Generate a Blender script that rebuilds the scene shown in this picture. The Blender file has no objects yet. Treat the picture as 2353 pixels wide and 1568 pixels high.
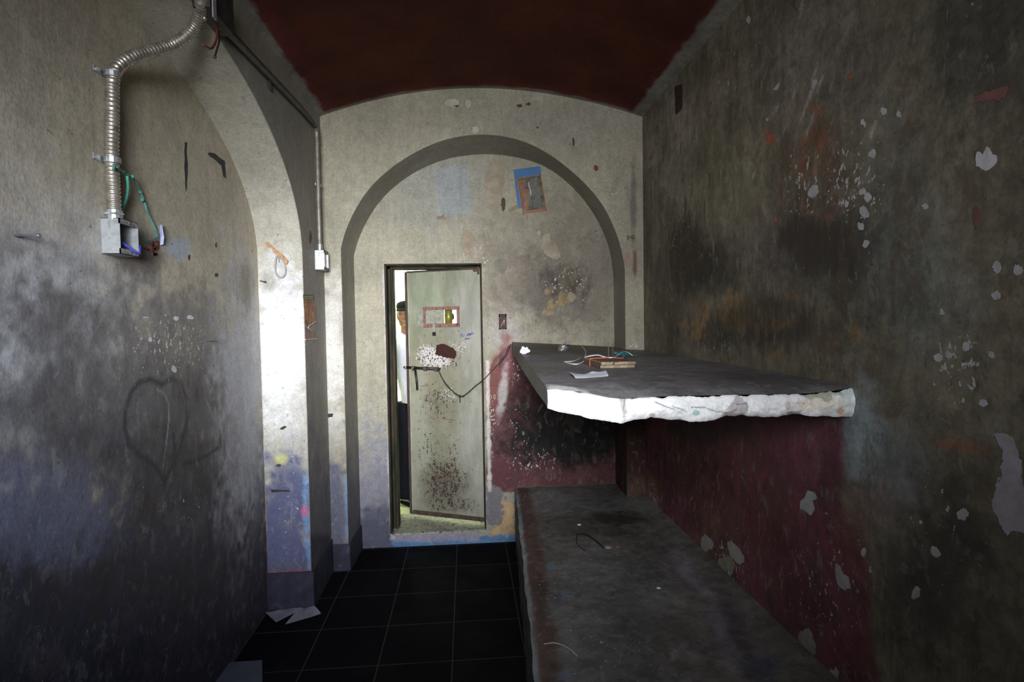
import bpy, bmesh, math, random
import numpy as np
from mathutils import Vector, Matrix

random.seed(7)
SC = bpy.context.scene
COL = SC.collection
W, H = 2353, 1568
F = 1300.0
CX, CY = W/2, H/2
CAMZ = 1.66
# ------------------------------------------------------------------ camera frame
YAW = math.atan(104/F); PITCH = math.radians(2.0); ROLL = -0.016
fwd = np.array([math.sin(YAW)*math.cos(PITCH), math.cos(YAW)*math.cos(PITCH), -math.sin(PITCH)])
r0 = np.array([math.cos(YAW), -math.sin(YAW), 0.0])
u0 = np.cross(r0, fwd)
RT = r0*math.cos(ROLL)+u0*math.sin(ROLL)
UP = np.cross(RT, fwd)
CAM = np.array([0.0, 0.0, CAMZ])

def ray(px, py):
    return fwd + (px-CX)/F*RT - (py-CY)/F*UP

def hit(px, py, axis, val):
    """point of the plane <axis>=val seen at photo position (px, py)"""
    d = ray(px, py); k = 'XYZ'.index(axis)
    return CAM + d*((val-CAM[k])/d[k])

def HY(px, py, v): return hit(px, py, 'Y', v)
def HX(px, py, v): return hit(px, py, 'X', v)
def HZ(px, py, v): return hit(px, py, 'Z', v)
def HP(px, py, p0, n):
    d = ray(px, py); n = np.array(n, float)
    return CAM + d*(np.dot(np.array(p0)-CAM, n)/np.dot(d, n))

# ------------------------------------------------------------------ numpy noise
def _hash(i, j, s):
    x = (i.astype(np.int64)*374761393 + j.astype(np.int64)*668265263 + s*974711) & 0xFFFFFFFF
    x = ((x ^ (x >> 13))*1274126177) & 0xFFFFFFFF
    return ((x ^ (x >> 16)) & 0xFFFFFF)/float(0xFFFFFF)

def vnoise(u, v, s=0):
    i = np.floor(u); j = np.floor(v); a = u-i; b = v-j
    a = a*a*(3-2*a); b = b*b*(3-2*b)
    i = i.astype(np.int64); j = j.astype(np.int64)
    return (_hash(i, j, s)*(1-a)*(1-b)+_hash(i+1, j, s)*a*(1-b)+_hash(i, j+1, s)*(1-a)*b+_hash(i+1, j+1, s)*a*b)

def fbm(u, v, s=0, o=4):
    r = 0; amp = .5; t = 0
    for k in range(o):
        r = r+amp*vnoise(u*2**k+k*17.3, v*2**k+k*9.1, s+k); t += amp; amp *= .5
    return r/t

def sstep(a, b, x):
    t = np.clip((x-a)/(b-a+1e-9), 0, 1); return t*t*(3-2*t)

# ------------------------------------------------------------------ object helpers
class MB:
    def __init__(s): s.v = []; s.f = []
    def add(s, vs, fs):
        o = len(s.v); s.v += [tuple(map(float, p)) for p in vs]; s.f += [tuple(i+o for i in f) for f in fs]; return s
    def quad(s, a, b, c, d): return s.add([a, b, c, d], [(0, 1, 2, 3)])
    def hexa(s, p):   # 8 points: 4 bottom loop, 4 top loop
        return s.add(p, [(3, 2, 1, 0), (4, 5, 6, 7), (0, 1, 5, 4), (1, 2, 6, 5), (2, 3, 7, 6), (3, 0, 4, 7)])
    def box(s, lo, hi):
        x0, y0, z0 = lo; x1, y1, z1 = hi
        return s.hexa([(x0, y0, z0), (x1, y0, z0), (x1, y1, z0), (x0, y1, z0), (x0, y0, z1), (x1, y0, z1), (x1, y1, z1), (x0, y1, z1)])
    def obox(s, c, ax, ay, az):  # centre and half axes
        c, ax, ay, az = [np.array(q, float) for q in (c, ax, ay, az)]
        return s.hexa([c-ax-ay-az, c+ax-ay-az, c+ax+ay-az, c-ax+ay-az, c-ax-ay+az, c+ax-ay+az, c+ax+ay+az, c-ax+ay+az])
    def grid(s, P):   # P[nu][nv] array of points
        P = np.asarray(P, float); nu, nv = P.shape[:2]; o = len(s.v)
        s.v += [tuple(p) for p in P.reshape(-1, 3)]
        for i in range(nu-1):
            for j in range(nv-1):
                a = o+i*nv+j; s.f.append((a, a+nv, a+nv+1, a+1))
        return s
    def prism(s, poly, n):   # planar polygon extruded by vector n
        poly = [np.array(p, float) for p in poly]; n = np.array(n, float); k = len(poly)
        vs = poly+[p+n for p in poly]
        fs = [tuple(range(k))[::-1], tuple(range(k, 2*k))]+[(i, (i+1) % k, k+(i+1) % k, k+i) for i in range(k)]
        return s.add(vs, fs)
    def tube(s, pts, r, seg=10, cap=True, flat=None):
        pts = [np.array(p, float) for p in pts]; n = len(pts)
        rs = r if hasattr(r, '__len__') else [r]*n
        t = [pts[min(i+1, n-1)]-pts[max(i-1, 0)] for i in range(n)]
        t = [q/(np.linalg.norm(q)+1e-12) for q in t]
        a = np.array([0, 0, 1.0]) if abs(t[0][2]) < .9 else np.array([1.0, 0, 0])
        o = len(s.v)
        for i in range(n):
            a = a-t[i]*np.dot(a, t[i]); a /= np.linalg.norm(a)+1e-12; b = np.cross(t[i], a)
            ra, rb = (rs[i], rs[i]) if not hasattr(rs[i], '__len__') else rs[i]
            for k in range(seg):
                th = 2*math.pi*k/seg
                s.v.append(tuple(pts[i]+a*math.cos(th)*ra+b*math.sin(th)*rb))
        for i in range(n-1):
            for k in range(seg):
                k2 = (k+1) % seg
                s.f.append((o+i*seg+k, o+i*seg+k2, o+(i+1)*seg+k2, o+(i+1)*seg+k))
        if cap:
            s.f.append(tuple(o+k for k in range(seg))[::-1]); s.f.append(tuple(o+(n-1)*seg+k for k in range(seg)))
        return s
    def ball(s, c, rx, ry=None, rz=None, seg=12, rings=8, M=None):
        ry = ry or rx; rz = rz or rx; o = len(s.v); c = np.array(c, float)
        for i in range(rings+1):
            ph = math.pi*i/rings
            for k in range(seg):
                th = 2*math.pi*k/seg
                p = np.array([rx*math.sin(ph)*math.cos(th), ry*math.sin(ph)*math.sin(th), rz*math.cos(ph)])
                if M is not None: p = M @ p
                s.v.append(tuple(c+p))
        for i in range(rings):
            for k in range(seg):
                k2 = (k+1) % seg
                s.f.append((o+i*seg+k, o+(i+1)*seg+k, o+(i+1)*seg+k2, o+i*seg+k2))
        return s
    def build(s, name, mat, parent=None, smooth=False, bevel=0, auto=False):
        off = np.array(parent.matrix_world.translation) if parent is not None else np.zeros(3)
        if parent is not None:   # parents here carry translation only
            off = np.zeros(3); q = parent
            while q is not None: off = off+np.array(q.location); q = q.parent
        me = bpy.data.meshes.new(name)
        me.from_pydata([tuple(np.array(p)-off) for p in s.v], [], s.f); me.validate(); me.update()
        o = bpy.data.objects.new(name, me); COL.objects.link(o)
        if mat: me.materials.append(mat)
        if parent is not None: o.parent = parent
        if smooth:
            for p in me.polygons: p.use_smooth = True
        if bevel:
            b = o.modifiers.new('bevel', 'BEVEL'); b.width = bevel; b.segments = 2; b.limit_method = 'ANGLE'
        return o

def tag(o, label=None, cat=None, group=None, kind=None):
    if label: o['label'] = label
    if cat: o['category'] = cat
    if group: o['group'] = group
    if kind: o['kind'] = kind
    return o

def empty(name, loc):
    o = bpy.data.objects.new(name, None); COL.objects.link(o); o.location = tuple(map(float, loc)); o.empty_display_size = .05
    return o

def smooth_path(pts, step=.004):
    """Catmull-Rom through pts, resampled"""
    P = [np.array(p, float) for p in pts]; P = [2*P[0]-P[1]]+P+[2*P[-1]-P[-2]]; out = []
    for i in range(1, len(P)-2):
        n = max(2, int(np.linalg.norm(P[i+1]-P[i])/step))
        for k in range(n):
            t = k/n
            out.append(.5*(2*P[i]+(P[i+1]-P[i-1])*t+(2*P[i-1]-5*P[i]+4*P[i+1]-P[i+2])*t*t+(3*P[i]-P[i-1]-3*P[i+1]+P[i+2])*t**3))
    out.append(P[-2]); return out

# ------------------------------------------------------------------ materials
class NT:
    def __init__(s, name):
        s.m = bpy.data.materials.new(name); s.m.use_nodes = True; s.t = s.m.node_tree; s.t.nodes.clear()
        s.out = s.t.nodes.new('ShaderNodeOutputMaterial'); s.b = s.t.nodes.new('ShaderNodeBsdfPrincipled')
        s.t.links.new(s.b.outputs[0], s.out.inputs[0])
    def n(s, typ, **kw):
        nd = s.t.nodes.new(typ)
        for k, v in kw.items(): setattr(nd, k, v)
        return nd
    def link(s, a, b): s.t.links.new(a, b)
    def val(s, inp, v):
        if hasattr(v, 'links') or isinstance(v, bpy.types.NodeSocket): s.link(v, inp)
        else: inp.default_value = v
    def math(s, op, a, b=0.0, c=0.0, clamp=False):
        nd = s.n('ShaderNodeMath', operation=op, use_clamp=clamp); s.val(nd.inputs[0], a); s.val(nd.inputs[1], b); s.val(nd.inputs[2], c); return nd.outputs[0]
    def mix(s, f, a, b, blend='MIX'):
        nd = s.n('ShaderNodeMix', data_type='RGBA', blend_type=blend); s.val(nd.inputs[0], f)
        s.val(nd.inputs[6], a if not isinstance(a, tuple) else (*a, 1)[:4]); s.val(nd.inputs[7], b if not isinstance(b, tuple) else (*b, 1)[:4]); return nd.outputs[2]
    def coord(s, scale=(1, 1, 1)):
        tc = s.n('ShaderNodeTexCoord'); mp = s.n('ShaderNodeMapping'); mp.inputs['Scale'].default_value = scale
        s.link(tc.outputs['Object'], mp.inputs[0]); return mp.outputs[0]
    def noise(s, scale, detail=5, rough=.55, co=None, dist=0):
        nd = s.n('ShaderNodeTexNoise'); nd.inputs['Scale'].default_value = scale; nd.inputs['Detail'].default_value = detail
        nd.inputs['Roughness'].default_value = rough; nd.inputs['Distortion'].default_value = dist
        s.link(co if co is not None else s.coord(), nd.inputs['Vector']); return nd.outputs['Fac']
    def ramp(s, f, lo, hi, a=0.0, b=1.0, smooth=True):
        nd = s.n('ShaderNodeMapRange', interpolation_type='SMOOTHSTEP' if smooth else 'LINEAR'); s.val(nd.inputs[0], f)
        for i, v in enumerate((lo, hi, a, b)): s.val(nd.inputs[i+1], v)
        return nd.outputs[0]
    def attr(s, name): return s.n('ShaderNodeAttribute', attribute_name=name)
    def bump(s, h, strength=.3, dist=.01):
        nd = s.n('ShaderNodeBump'); nd.inputs['Strength'].default_value = strength; nd.inputs['Distance'].default_value = dist
        s.link(h, nd.inputs['Height']); s.link(nd.outputs[0], s.b.inputs['Normal'])

def simple(name, col, rough=.6, metal=0.0, var=.25, scale=30, bump=.15, col2=None, thr=None, spec=.5, stretch=(1, 1, 1)):
    t = NT(name); co = t.coord(stretch); n1 = t.noise(scale, 5, .6, co); n2 = t.noise(scale*4, 3, .6, co)
    c = t.mix(t.ramp(n1, .3, .7), tuple(x*(1-var) for x in col), tuple(min(1, x*(1+var)) for x in col))
    if col2: c = t.mix(t.ramp(n1, *(thr or (.52, .6))), c, col2)
    t.link(c, t.b.inputs['Base Color']); t.b.inputs['Roughness'].default_value = rough; t.b.inputs['Metallic'].default_value = metal
    t.b.inputs['Specular IOR Level'].default_value = spec
    if bump: t.bump(n2, bump, .003)
    return t.m

def paint_mat(name, rough=.75, streak=.35, mott=.35, speck=.5, speckcol=(.05, .04, .03), fleckcol=(.56, .51, .44), amp=.55, nscale=14, bumpd=.006, spec=.35, fine=1.0, flake=0.0, flk=((.11, .07, .045), (.25, .235, .19))):
    """old painted plaster: tint = paint incl. stains and some painted light and shade, peel = where the coat has come off (colour peelcol), fleck = density of small chips"""
    t = NT(name); co = t.coord()
    tint = t.attr('tint').outputs['Color']; peel = t.attr('peel').outputs['Fac']; pc = t.attr('peelcol').outputs['Color']; fl = t.attr('fleck').outputs['Fac']; grim = t.attr('grime').outputs['Fac']
    n1 = t.noise(2.6, 8, .62, co); n2 = t.noise(17, 7, .65, co); ns = t.noise(7, 6, .62, t.coord((3.2, 3.2, .32)), .3); nf = t.noise(90*fine, 4, .6, co)
    c = t.mix(1.0, tint, t.mix(t.ramp(n1, .3, .72), (1-mott*.8,)*3, (1+mott*.45,)*3), 'MULTIPLY')
    c = t.mix(1.0, c, t.mix(t.ramp(n2, .3, .7), (1-mott*.55,)*3, (1+mott*.3,)*3), 'MULTIPLY')
    c = t.mix(t.math('MULTIPLY', t.ramp(ns, .48, .72), streak), c, tuple(x*1.6 for x in speckcol))
    c = t.mix(1.0, c, t.mix(t.ramp(nf, .3, .7), (.86, .86, .86), (1.12, 1.12, 1.12)), 'MULTIPLY')
    c = t.mix(t.math('MULTIPLY', t.ramp(t.noise(60, 5, .7, t.coord((2.2, 2.2, .16)), .2), .56, .72), streak*.9), c, tuple(x*2.2 for x in speckcol))
    if flake:
        c = t.mix(t.math('MULTIPLY', t.ramp(t.noise(5, 10, .74, t.coord((1.3, 1.3, 1)), .5), .53, .60), flake), c, flk[0])
        c = t.mix(t.math('MULTIPLY', t.ramp(t.noise(13, 10, .72, t.coord((1.5, 1.5, .9)), .6), .565, .60), flake*.8), c, flk[1])
        c = t.mix(t.math('MULTIPLY', t.ramp(t.noise(9, 10, .75, t.coord((1, 1, .7)), .4), .57, .62), flake*.8), c, speckcol)
    # grime: mottled soot that thins out in flecks
    gm = t.ramp(t.math('ADD', grim, t.math('MULTIPLY', t.math('SUBTRACT', t.noise(11, 9, .7, t.coord((1.6, 1.6, .7))), .5), 1.1)), .42, .85)
    c = t.mix(t.math('MULTIPLY', gm, .9), c, speckcol)
    sp = t.ramp(t.noise(38*fine, 3, .6, co, .5), .66, .72)
    c = t.mix(t.math('MULTIPLY', sp, speck), c, speckcol)
    # chips
    nk = t.noise(48*fine, 4, .6, t.coord((1.2, 1.2, .9)), .3)
    fk = t.ramp(t.math('ADD', nk, t.math('MULTIPLY', fl, .27)), .735, .76)
    c = t.mix(fk, c, fleckcol)
    # peeled patches
    pe = t.math('ADD', peel, t.math('MULTIPLY', t.math('SUBTRACT', t.noise(nscale, 6, .62, co, .4), .5), amp))
    pm = t.ramp(pe, .49, .53); rim = t.math('SUBTRACT', t.ramp(pe, .45, .49), pm)
    pcv = t.mix(t.ramp(n2, .3, .7), pc, t.mix(1.0, pc, (.72, .72, .7), 'MULTIPLY'))
    c = t.mix(pm, c, pcv); c = t.mix(t.math('MULTIPLY', rim, .35, clamp=True), c, (.05, .045, .04))
    t.link(c, t.b.inputs['Base Color'])
    t.link(t.ramp(n2, .2, .8, rough-.12, rough+.12), t.b.inputs['Roughness']); t.b.inputs['Specular IOR Level'].default_value = spec
    h = t.math('ADD', t.math('MULTIPLY', n2, .8), t.math('MULTIPLY', nf, .35)); h = t.math('SUBTRACT', h, t.math('MULTIPLY', pm, .35)); h = t.math('SUBTRACT', h, t.math('MULTIPLY', fk, .2))
    h = t.math('ADD', h, t.math('MULTIPLY', n1, 1.0))
    t.bump(h, .5, bumpd)
    return t.m

class Paint:
    """stains, paint layers and some painted light and shade on one flat surface, each laid at its own place on the wall"""
    def __init__(s, axis, val, base):
        s.axis = axis; s.val = val; s.base = base; s.layers = []; s.peels = []; s.flecks = []; s.grimes = []; s.pscale = (1, 1, 1)
    def uv(s, p):
        p = np.asarray(p)
        return p[..., {'X': [1, 2], 'Y': [0, 2], 'Z': [0, 1]}[s.axis]]
    def at(s, px, py): return s.uv(hit(px, py, s.axis, s.val))
    def frame(s, px, py, rx, ry, rot=0):
        c = s.at(px, py); ca, sa = math.cos(math.radians(rot)), math.sin(math.radians(rot))
        a = s.at(px+rx*ca, py+rx*sa)-c; b = s.at(px-ry*sa, py+ry*ca)-c
        return c, np.linalg.inv(np.array([a, b]).T)
    def ell(s, px, py, rx, ry, col, k=1.0, soft=.5, rot=0, n=.42, ns=7): s.layers.append(('e', s.frame(px, py, rx, ry, rot), col, k, soft, n, ns)); return s
    def poly(s, pts, col, k=1.0, soft=.02, n=.03, ns=8): s.layers.append(('p', np.array([s.at(*p) for p in pts]), col, k, soft, n, ns)); return s
    def line(s, pts, w, col, k=.8): s.layers.append(('l', np.array([s.at(*p) for p in pts]), col, k, w, 0, 1)); return s
    def peel(s, pts, col=(.5, .48, .44), w=.03): s.peels.append((np.array([s.at(*p) for p in pts]), col, w)); return s
    def peele(s, px, py, rx, ry, col=(.5, .48, .44), rot=0, w=.03):
        pts = []
        for k in range(10):
            th = 2*math.pi*k/10; r = random.uniform(.72, 1.1); x = rx*r*math.cos(th); y = ry*r*math.sin(th); ca, sa = math.cos(math.radians(rot)), math.sin(math.radians(rot))
            pts.append((px+x*ca-y*sa, py+x*sa+y*ca))
        return s.peel(pts, col, w)
    def fleck(s, px, py, rx, ry, k=1.0, rot=0): s.flecks.append((s.frame(px, py, rx, ry, rot), k)); return s
    def grime(s, px, py, rx, ry, k=1.0, rot=0): s.grimes.append((s.frame(px, py, rx, ry, rot), k)); return s
    @staticmethod
    def sdf(P, poly):
        n = len(poly); d = np.full(len(P), 1e9); ins = np.zeros(len(P), bool)
        for i in range(n):
            a = poly[i]; b = poly[(i+1) % n]; e = b-a; w = P-a
            t = np.clip((w@e)/(e@e+1e-12), 0, 1); q = w-t[:, None]*e
            d = np.minimum(d, np.hypot(q[:, 0], q[:, 1]))
            c = (a[1] > P[:, 1]) != (b[1] > P[:, 1])
            xx = a[0]+(P[:, 1]-a[1])*(b[0]-a[0])/((b[1]-a[1]) if abs(b[1]-a[1]) > 1e-12 else 1e-12)
            ins ^= c & (P[:, 0] < xx)
        return np.where(ins, -d, d)
    def apply(s, o, extra=None):
        me = o.data; n = len(me.vertices); co = np.empty(n*3); me.vertices.foreach_get('co', co); co = co.reshape(-1, 3); q_ = o
        while q_ is not None: co = co+np.array(q_.location); q_ = getattr(q_, 'parent', None)
        P = s.uv(co); u, v = P[:, 0], P[:, 1]
        tint = np.tile(np.array(s.base, float), (n, 1))
        cache = {}; fine = fbm(u*24+5, v*24+3, 40, 4)
        for L in s.layers:
            kind, geo, col, k, soft, nz, ns = L
            if ns not in cache: cache[ns] = fbm(u*ns+31, v*ns+7, 3)-.5
            nn = cache[ns]
            if kind == 'e':
                c, A = geo; q = (P-c)@A.T; r = np.hypot(q[:, 0], q[:, 1])+nn*nz*2; m = sstep(1+soft, 1-soft, r); m = np.clip(m+(fine-.5)*6.0*m*(1-m), 0, 1)*k
            elif kind == 'l':
                d = np.full(n, 1e9)
                for a_, b_ in zip(geo[:-1], geo[1:]):
                    e_ = b_-a_; t_ = np.clip(((P-a_)@e_)/(e_@e_+1e-12), 0, 1); q = P-a_-t_[:, None]*e_; d = np.minimum(d, np.hypot(q[:, 0], q[:, 1]))
                m = sstep(soft*1.5, soft*.3, d)*k*sstep(.1, .55, fbm(u*12, v*12, 8)+.2)
            else:
                d = s.sdf(P, geo)+nn*nz*2; m = sstep(soft, -soft, d)*k
            tint = tint*(1-m[:, None])+np.array(col)*m[:, None]
        peel = np.zeros(n); pc = np.tile(np.array([.5, .48, .44]), (n, 1))
        for poly, col, w in s.peels:
            d = s.sdf(P, poly); m = np.clip(.5-d/(2*w), 0, 1); pc[m > np.maximum(peel, .02)] = np.array(col)*np.array(s.pscale); peel = np.maximum(peel, m)
        fl = np.zeros(n)
        for (c, A), k in s.flecks:
            q = (P-c)@A.T; fl = np.maximum(fl, k*sstep(1.25, .2, np.hypot(q[:, 0], q[:, 1])))
        gr = np.zeros(n)
        for (c, A), k in s.grimes:
            q = (P-c)@A.T; gr = np.maximum(gr, k*sstep(1.4, .25, np.hypot(q[:, 0], q[:, 1])+(fbm(u*5, v*5, 9)-.5)*.6))
        if extra: tint = extra(co, tint)
        for nm, arr in (('tint', tint), ('peelcol', pc)):
            a = me.attributes.new(nm, 'FLOAT_COLOR', 'POINT'); a.data.foreach_set('color', np.c_[np.clip(arr, 0, 1), np.ones(n)].astype(np.float32).ravel())
        for nm, arr in (('peel', peel), ('fleck', fl), ('grime', gr)):
            a = me.attributes.new(nm, 'FLOAT', 'POINT'); a.data.foreach_set('value', arr.astype(np.float32))

# colours (paint and material)
PLASTER = (.375, .345, .255)
CREAM = (.56, .54, .46)
SOOT = (.055, .05, .045)
MAROON = (.125, .042, .048)
RUST = (.30, .10, .05)
BLUE = (.10, .30, .55)

# ------------------------------------------------------------------ room dimensions
DF = 3.84                                  # face of the end wall
DP = DF*650/595                            # recessed panel with the door
XL = float(HY(742, 520, DF)[0])            # left wall face
XR = float(HY(1478, 520, DF)[0])           # right wall face
XN = XL*1.27                               # back of the left niche
YR = -1.05                                 # rear wall with the window
ZS = float(np.mean([HY(742, 265, DF)[2], HY(1478, 268, DF)[2]]))
vault_px = [(742, 268), (800, 246), (850, 232), (950, 214), (1026, 205), (1100, 203), (1180, 206), (1260, 215), (1340, 231), (1420, 252), (1478, 268)]
vpts = np.array([HY(x, y, DF) for x, y in vault_px]); vpts[0, 0] = XL; vpts[-1, 0] = XR
def vault(x): return np.interp(x, vpts[:, 0], vpts[:, 2])
def vault_s(x):
    a = np.polyfit(vpts[:, 0], vpts[:, 2], 4); return np.polyval(a, x)

m_wall = paint_mat('old painted plaster', streak=.16, mott=.2, amp=1.3, nscale=22, flake=.14, flk=((.25, .21, .15), (.60, .57, .50)))
m_dark = paint_mat('sooty weathered plaster', streak=.5, mott=.55, speck=.4, amp=1.3, nscale=16, fleckcol=(.5, .47, .45), rough=.7, flake=.5)
m_ceil = paint_mat('worn red ceiling paint', streak=.05, mott=.4, speck=.15, rough=.85, spec=.2)
m_slab = paint_mat('worn concrete', streak=.0, mott=.5, speck=.5, speckcol=(.04, .035, .035), rough=.6, spec=.4, nscale=22, flake=.4, flk=((.10, .09, .08), (.30, .285, .27)))
m_edge = paint_mat('flaking white paint on concrete', streak=.0, mott=.15, speck=.12, nscale=40, amp=.3, bumpd=.004, fine=2)

def resample(pts, n):
    pts = np.array(pts); L = np.r_[0, np.cumsum(np.linalg.norm(np.diff(pts, axis=0), axis=1))]; t = np.linspace(0, L[-1], n)
    return np.stack([np.interp(t, L, pts[:, k]) for k in range(3)], 1)

# ------------------------------------------------------------------ end wall: face, arch reveal, recessed panel
af = [(783, 571), (785, 555), (792, 533), (809, 493), (836, 447), (863, 415), (904, 381), (938, 358), (982, 335), (1026, 318), (1098, 307), (1159, 312), (1203, 323), (1258, 350), (1298, 380), (1339, 415), (1373, 452), (1397, 489), (1417, 537), (1430, 575), (1436, 622)]
ab = [(813, 590), (817, 565), (833, 527), (856, 483), (890, 442), (938, 404), (989, 377), (1040, 361), (1108, 353), (1176, 358), (1241, 375), (1285, 402), (1322, 435), (1356, 477), (1383, 523), (1399, 564), (1407, 600), (1410, 640)]
NA = 201
AF = resample([HY(x, y, DF) for x, y in af], NA); AB = resample([HY(x, y, DP) for x, y in ab], NA)
def relax(P, it=60):
    P = P.copy()
    for _ in range(it): P[1:-1] = (P[:-2]+2*P[1:-1]+P[2:])/4
    return P
AF, AB = relax(AF), relax(AB)
xfl, xfr, xbl, xbr = AF[0, 0], AF[-1, 0], AB[0, 0], AB[-1, 0]
wb = MB()
def col_grid(xs, z0, z1, y, nv):
    return np.array([[(x, y, a+(b-a)*j/(nv-1)) for j in range(nv)] for x, a, b in zip(xs, z0, z1)])
# face: piers and spandrel
for xa, xb_ in ((XL-.02, xfl), (xfr, XR+.02)):
    xs = np.linspace(xa, xb_, 20); wb.grid(col_grid(xs, [0]*20, vault_s(xs)+.03, DF, 420))
wb.grid(col_grid(AF[:, 0], AF[:, 2], vault_s(AF[:, 0])+.03, DF, 90))
# reveal: sides and arch
fullF = np.vstack([np.c_[np.full(140, xfl), np.full(140, DF), np.linspace(0, AF[0, 2], 140)], AF[1:-1], np.c_[np.full(140, xfr), np.full(140, DF), np.linspace(AF[-1, 2], 0, 140)]])
fullB = np.vstack([np.c_[np.full(140, xbl), np.full(140, DP), np.linspace(0, AB[0, 2], 140)], AB[1:-1], np.c_[np.full(140, xbr), np.full(140, DP), np.linspace(AB[-1, 2], 0, 140)]])
wb.grid(np.array([fullF+(fullB-fullF)*t for t in np.linspace(0, 1, 16)]))
# panel with the door opening
dxl = float(HY(887, 800, DP)[0]); dxr = float(HY(1110, 800, DP)[0]); dzt = float(HY(1000, 606, DP)[2]); dzb = float(HY(1010, 1226, DP)[2])
def panel(xa, xb_, z0, z1=None, nu=40, nv=400):
    xs = np.linspace(xa, xb_, nu); top = np.interp(xs, AB[:, 0], AB[:, 2]) if z1 is None else np.full(nu, z1)
    wb.grid(col_grid(xs, [z0]*nu, top, DP, nv))
panel(xbl, dxl, 0, nu=40); panel(dxl, dxr, dzt, nu=100, nv=150); panel(dxr, xbr, 0, nu=140); panel(dxl, dxr, 0, dzb, nu=100, nv=20)
wall_back = tag(wb.build('wall_back', m_wall), 'stained cream end wall with a round arched recess around the door', 'wall', kind='structure')

pb = Paint('Y', DP, PLASTER); pb.pscale = (.84, .80, .68)
# general browning of the panel and the pier
pb.ell(1290, 560, 170, 140, (.29, .255, .19), .8, .7).ell(1000, 420, 120, 90, (.33, .33, .29), .6, .6)
pb.ell(1330, 650, 150, 120, (.20, .17, .13), .8, .6).ell(1240, 660, 90, 60, (.13, .11, .09), .65, .7)
pb.poly([(998, 385), (1072, 380), (1085, 490), (1003, 498)], (.34, .36, .355), .85, .012, .006)
pb.ell(1150, 640, 40, 90, (.26, .22, .17), .6, .7).ell(1160, 770, 40, 40, (.42, .38, .36), .6, .6)
pb.ell(865, 1150, 75, 150, (.22, .22, .27), .85, .7).ell(860, 1235, 100, 60, (.085, .085, .13), .92, .6)  # dirty bluish paint, darkened further as the light fades towards the floor
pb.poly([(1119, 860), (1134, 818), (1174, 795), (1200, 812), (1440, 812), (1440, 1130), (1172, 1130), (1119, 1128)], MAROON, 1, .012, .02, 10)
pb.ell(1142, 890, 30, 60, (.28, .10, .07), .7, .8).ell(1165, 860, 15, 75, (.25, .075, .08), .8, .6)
pb.ell(1330, 930, 150, 70, (.03, .014, .012), .95, .6).ell(1310, 1010, 140, 62, (.010, .008, .007), 1, .5, 0, .4)  # near-black below the slab: its shade painted over the maroon
pb.ell(1155, 900, 9, 55, (.62, .55, .52), .9, .6, 8)
pb.ell(1155, 1195, 32, 50, (.58, .39, .19), 1, .2, 0, .9, 16).ell(1138, 1165, 22, 48, (.21, .195, .2), 1, .15, 0, .9, 18)
pb.poly([(905, 1240), (1195, 1228), (1195, 1256), (905, 1264)], (.08, .22, .42), .9, .008, .035, 26)
pb.poly([(905, 1222), (1100, 1222), (1100, 1244), (905, 1246)], (.33, .30, .36), .8, .012, .01)
pb.poly([(800, 1262), (1200, 1255), (1200, 1290), (800, 1290)], (.05, .045, .06), 1, .012, .006)
pb.poly([(880, 620), (889, 620), (906, 1240), (897, 1240)], (.58, .52, .52), .8, .008, .012, 20)
pb.poly([(1116, 830), (1124, 830), (1129, 1130), (1121, 1130)], (.70, .64, .58), .9, .006, .012, 20)
pb.peel([(1128, 372), (1152, 372), (1160, 410), (1148, 480), (1150, 500), (1135, 500), (1118, 455), (1112, 408)], (.46, .40, .34), .02)
pb.peele(1150, 423, 6, 12, (.10, .03, .03), w=.012).peele(1157, 470, 7, 16, (.09, .08, .05), w=.012)
pb.peele(1075, 560, 16, 30, (.44, .36, .30)).peele(1150, 612, 17, 20, (.27, .26, .25), w=.02).peele(1152, 612, 6, 8, (.03, .025, .025), w=.01)
pb.peel([(1248, 540), (1264, 537), (1266, 556), (1258, 566), (1278, 560), (1288, 590), (1280, 598), (1254, 588), (1244, 565)], (.44, .40, .35), .015)
pb.peele(1238, 535, 6, 7, (.5, .44, .4), w=.012).peele(1314, 683, 9, 12, (.42, .38, .3), w=.012).peele(1367, 752, 18, 10, (.36, .35, .32), w=.015)
for k_ in range(14): pb.ell(random.gauss(1282, 18), random.gauss(675, 28), random.uniform(4, 11), random.uniform(4, 12), (.36, .25, .11), .8, .3, 0, 1.3, 40)
pb.peele(1203, 640, 12, 7, (.34, .25, .2)).peele(1092, 582, 9, 14, (.5, .42, .4)).peele(1020, 500, 14, 6, (.42, .25, .2))
pb.fleck(1230, 1060, 90, 40, .55).fleck(1190, 1010, 60, 110, .38).fleck(1130, 990, 15, 140, .55).fleck(1085, 580, 60, 60, .45).fleck(1310, 650, 90, 80, .45).fleck(1200, 850, 60, 60, .5).fleck(890, 900, 12, 330, .45)
pb.grime(1300, 655, 100, 80, .65).grime(1135, 1170, 25, 45, .3).grime(1250, 740, 120, 40, .45).grime(1040, 590, 150, 12, .3)

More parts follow.
